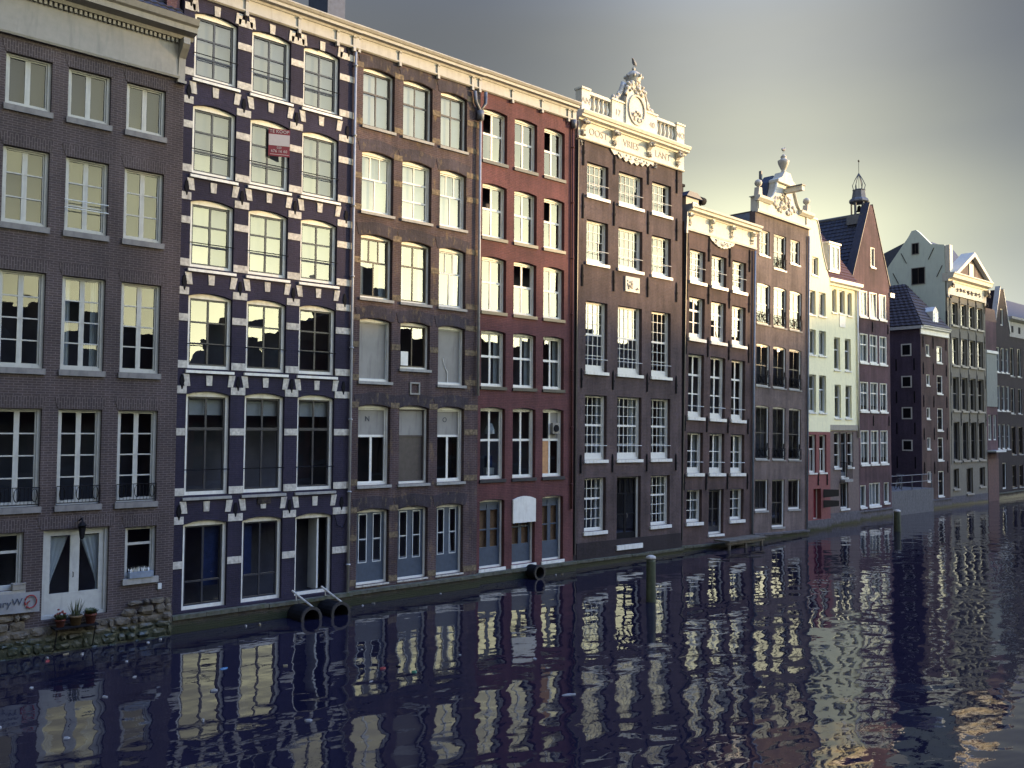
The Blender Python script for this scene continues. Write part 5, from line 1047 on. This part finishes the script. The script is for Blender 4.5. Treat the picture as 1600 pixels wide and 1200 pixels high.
litter(15.34, -11.84, .22, .05, 'paperlitter', 'long white strip of litter floating in the middle of the canal', -.4)
litter(7.5, -1.1, .10, .06, 'redlitter', 'small red scrap floating close under the rubble stone base')
sp = [(x, y) for x, y in ((5.2, -6.0), (6.0, -7.5), (7.5, -5.2), (4.7, -9.3), (8.6, -4.0), (9.5, -6.3), (7.0, -10.6), (8.4, -8.2), (11.8, -5.4), (12.6, -8.0), (10.0, -9.6), (14.2, -5.2), (15.8, -7.4), (12.9, -11.8), (17.0, -9.0), (9.0, -2.4), (6.5, -3.4), (18.4, -6.1), (22.4, -5.0), (20.2, -10.2), (14.0, -14.0), (6.3, -12.8), (5.6, -13.6), (25.5, -8.9))]
sp = sp[:17]+[(7.6, -.75), (8.1, -.6), (8.4, -.9), (10.2, -.7), (10.6, -.55), (13.2, -.5), (13.6, -.62), (17.6, -.1), (18.1, -.02), (21.0, .0), (27.2, .3), (27.5, .22)]
for i, (x, y) in enumerate(sp):
    if i % 5 == 3: litter(x, y, rnd.uniform(.05, .14), rnd.uniform(.03, .07), 'straw', 'straw-coloured scrap floating on the dark water')
    else: litter(x, y, rnd.uniform(.04, .12), rnd.uniform(.02, .06), 'paperlitter', 'pale scrap of paper floating on the dark water')

# ------------------------------------------------------------------ the far bank, seen only in the glass and as the shade over the lower storeys
rnd = random.Random(77)
bank = [(-40, 12, 15, 'flat'), (-28, 10, 17, 'gable'), (-18, 11, 16, 'flat'), (-7, 10, 18, 'neck'), (3, 11, 16, 'flat'), (14, 8, 15, 'gable'), (22, 10, 16, 'flat'), (32, 9, 14.5, 'neck'), (41, 7, 16, 'gable'), (48, 8, 15, 'flat'),
        (56, 7, 22.5, 'neck'), (63, 9, 17, 'flat'), (72, 8, 18, 'gable'), (80, 9, 17, 'flat'), (89, 7, 18.5, 'neck'), (96, 9, 18, 'flat'), (105, 7, 20, 'gable'), (112, 10, 19, 'flat'), (122, 9, 18, 'flat'), (131, 7, 21.5, 'neck'), (138, 7, 21, 'flat'), (145, 9, 18, 'flat'),
        (154, 8, 18.5, 'gable'), (162, 9, 22, 'flat'), (171, 8, 25, 'flat'), (179, 11, 25, 'flat'), (190, 9, 27.5, 'flat'), (199, 12, 28, 'flat'), (211, 9, 28, 'flat'), (220, 12, 26, 'flat'), (232, 10, 21, 'gable'), (242, 14, 20, 'flat'), (256, 11, 21, 'neck'), (267, 14, 20, 'flat')]
DESC = {'flat': 'flat-roofed dark brick house across the canal', 'gable': 'pointed-gable dark brick house across the canal', 'neck': 'neck-gabled dark brick house across the canal'}
for x, wd, hh, top in bank:
    o = tag(link('far_bank_house', None, None, (x, -62, 1.3)), DESC[top]+' mirrored in the window panes', 'building', 'houses across the canal'); hh -= 1.3
    ww = wd-.25
    pl = [(0, 0), (ww, 0), (ww, hh-3.5), (ww*.5+.6, hh), (ww*.5-.6, hh), (0, hh-3.5)] if top == 'gable' else [(0, 0), (ww, 0), (ww, hh), (0, hh)] if top == 'flat' else [(0, 0), (ww, 0), (ww, hh-3.5), (ww*.68, hh-2.7), (ww*.66, hh), (ww*.34, hh), (ww*.32, hh-2.7), (0, hh-3.5)]
    part('wall', MB().prism(pl, -11, 0), ('opp', 'opppale', 'oppred')[int(x*7+wd) % 3], o)
    part('chimney', MB().box(ww*.2, ww*.2+.8, -6, -5, hh-3, hh+1.0), 'opp', o)
    for r_ in range(5):
        for c in range(3):
            xx = ww*(c+.5)/3-.5; zz = 1.4+r_*2.6
            if zz+1.6 < hh-3.6: link('window', cached(('opw',), lambda: MB().box(0, 1.0, .003, .06, 0, 1.6).mesh('window', 'darksash')), o, (xx, 0, zz))
o = tag(link('shade_tower', None, None, (198.5, -130, 1.3)), 'unseen square brick tower added behind the far bank to shade the grey-brown house', 'tower')  # out-of-view tower added to keep the sun off the top of house 1
part('shaft', MB().box(0, 10.5, 0, 10, 0, 35), 'opp', o); part('roof', MB().add([(-.4, -.4, 35.01), (10.9, -.4, 35.01), (10.9, 10.4, 35.01), (-.4, 10.4, 35.01), (5.2, 5, 40)], [(0, 1, 4), (1, 2, 4), (2, 3, 4), (3, 0, 4), (3, 2, 1, 0)]), 'slate', o)
print('objects', len(bpy.data.objects))
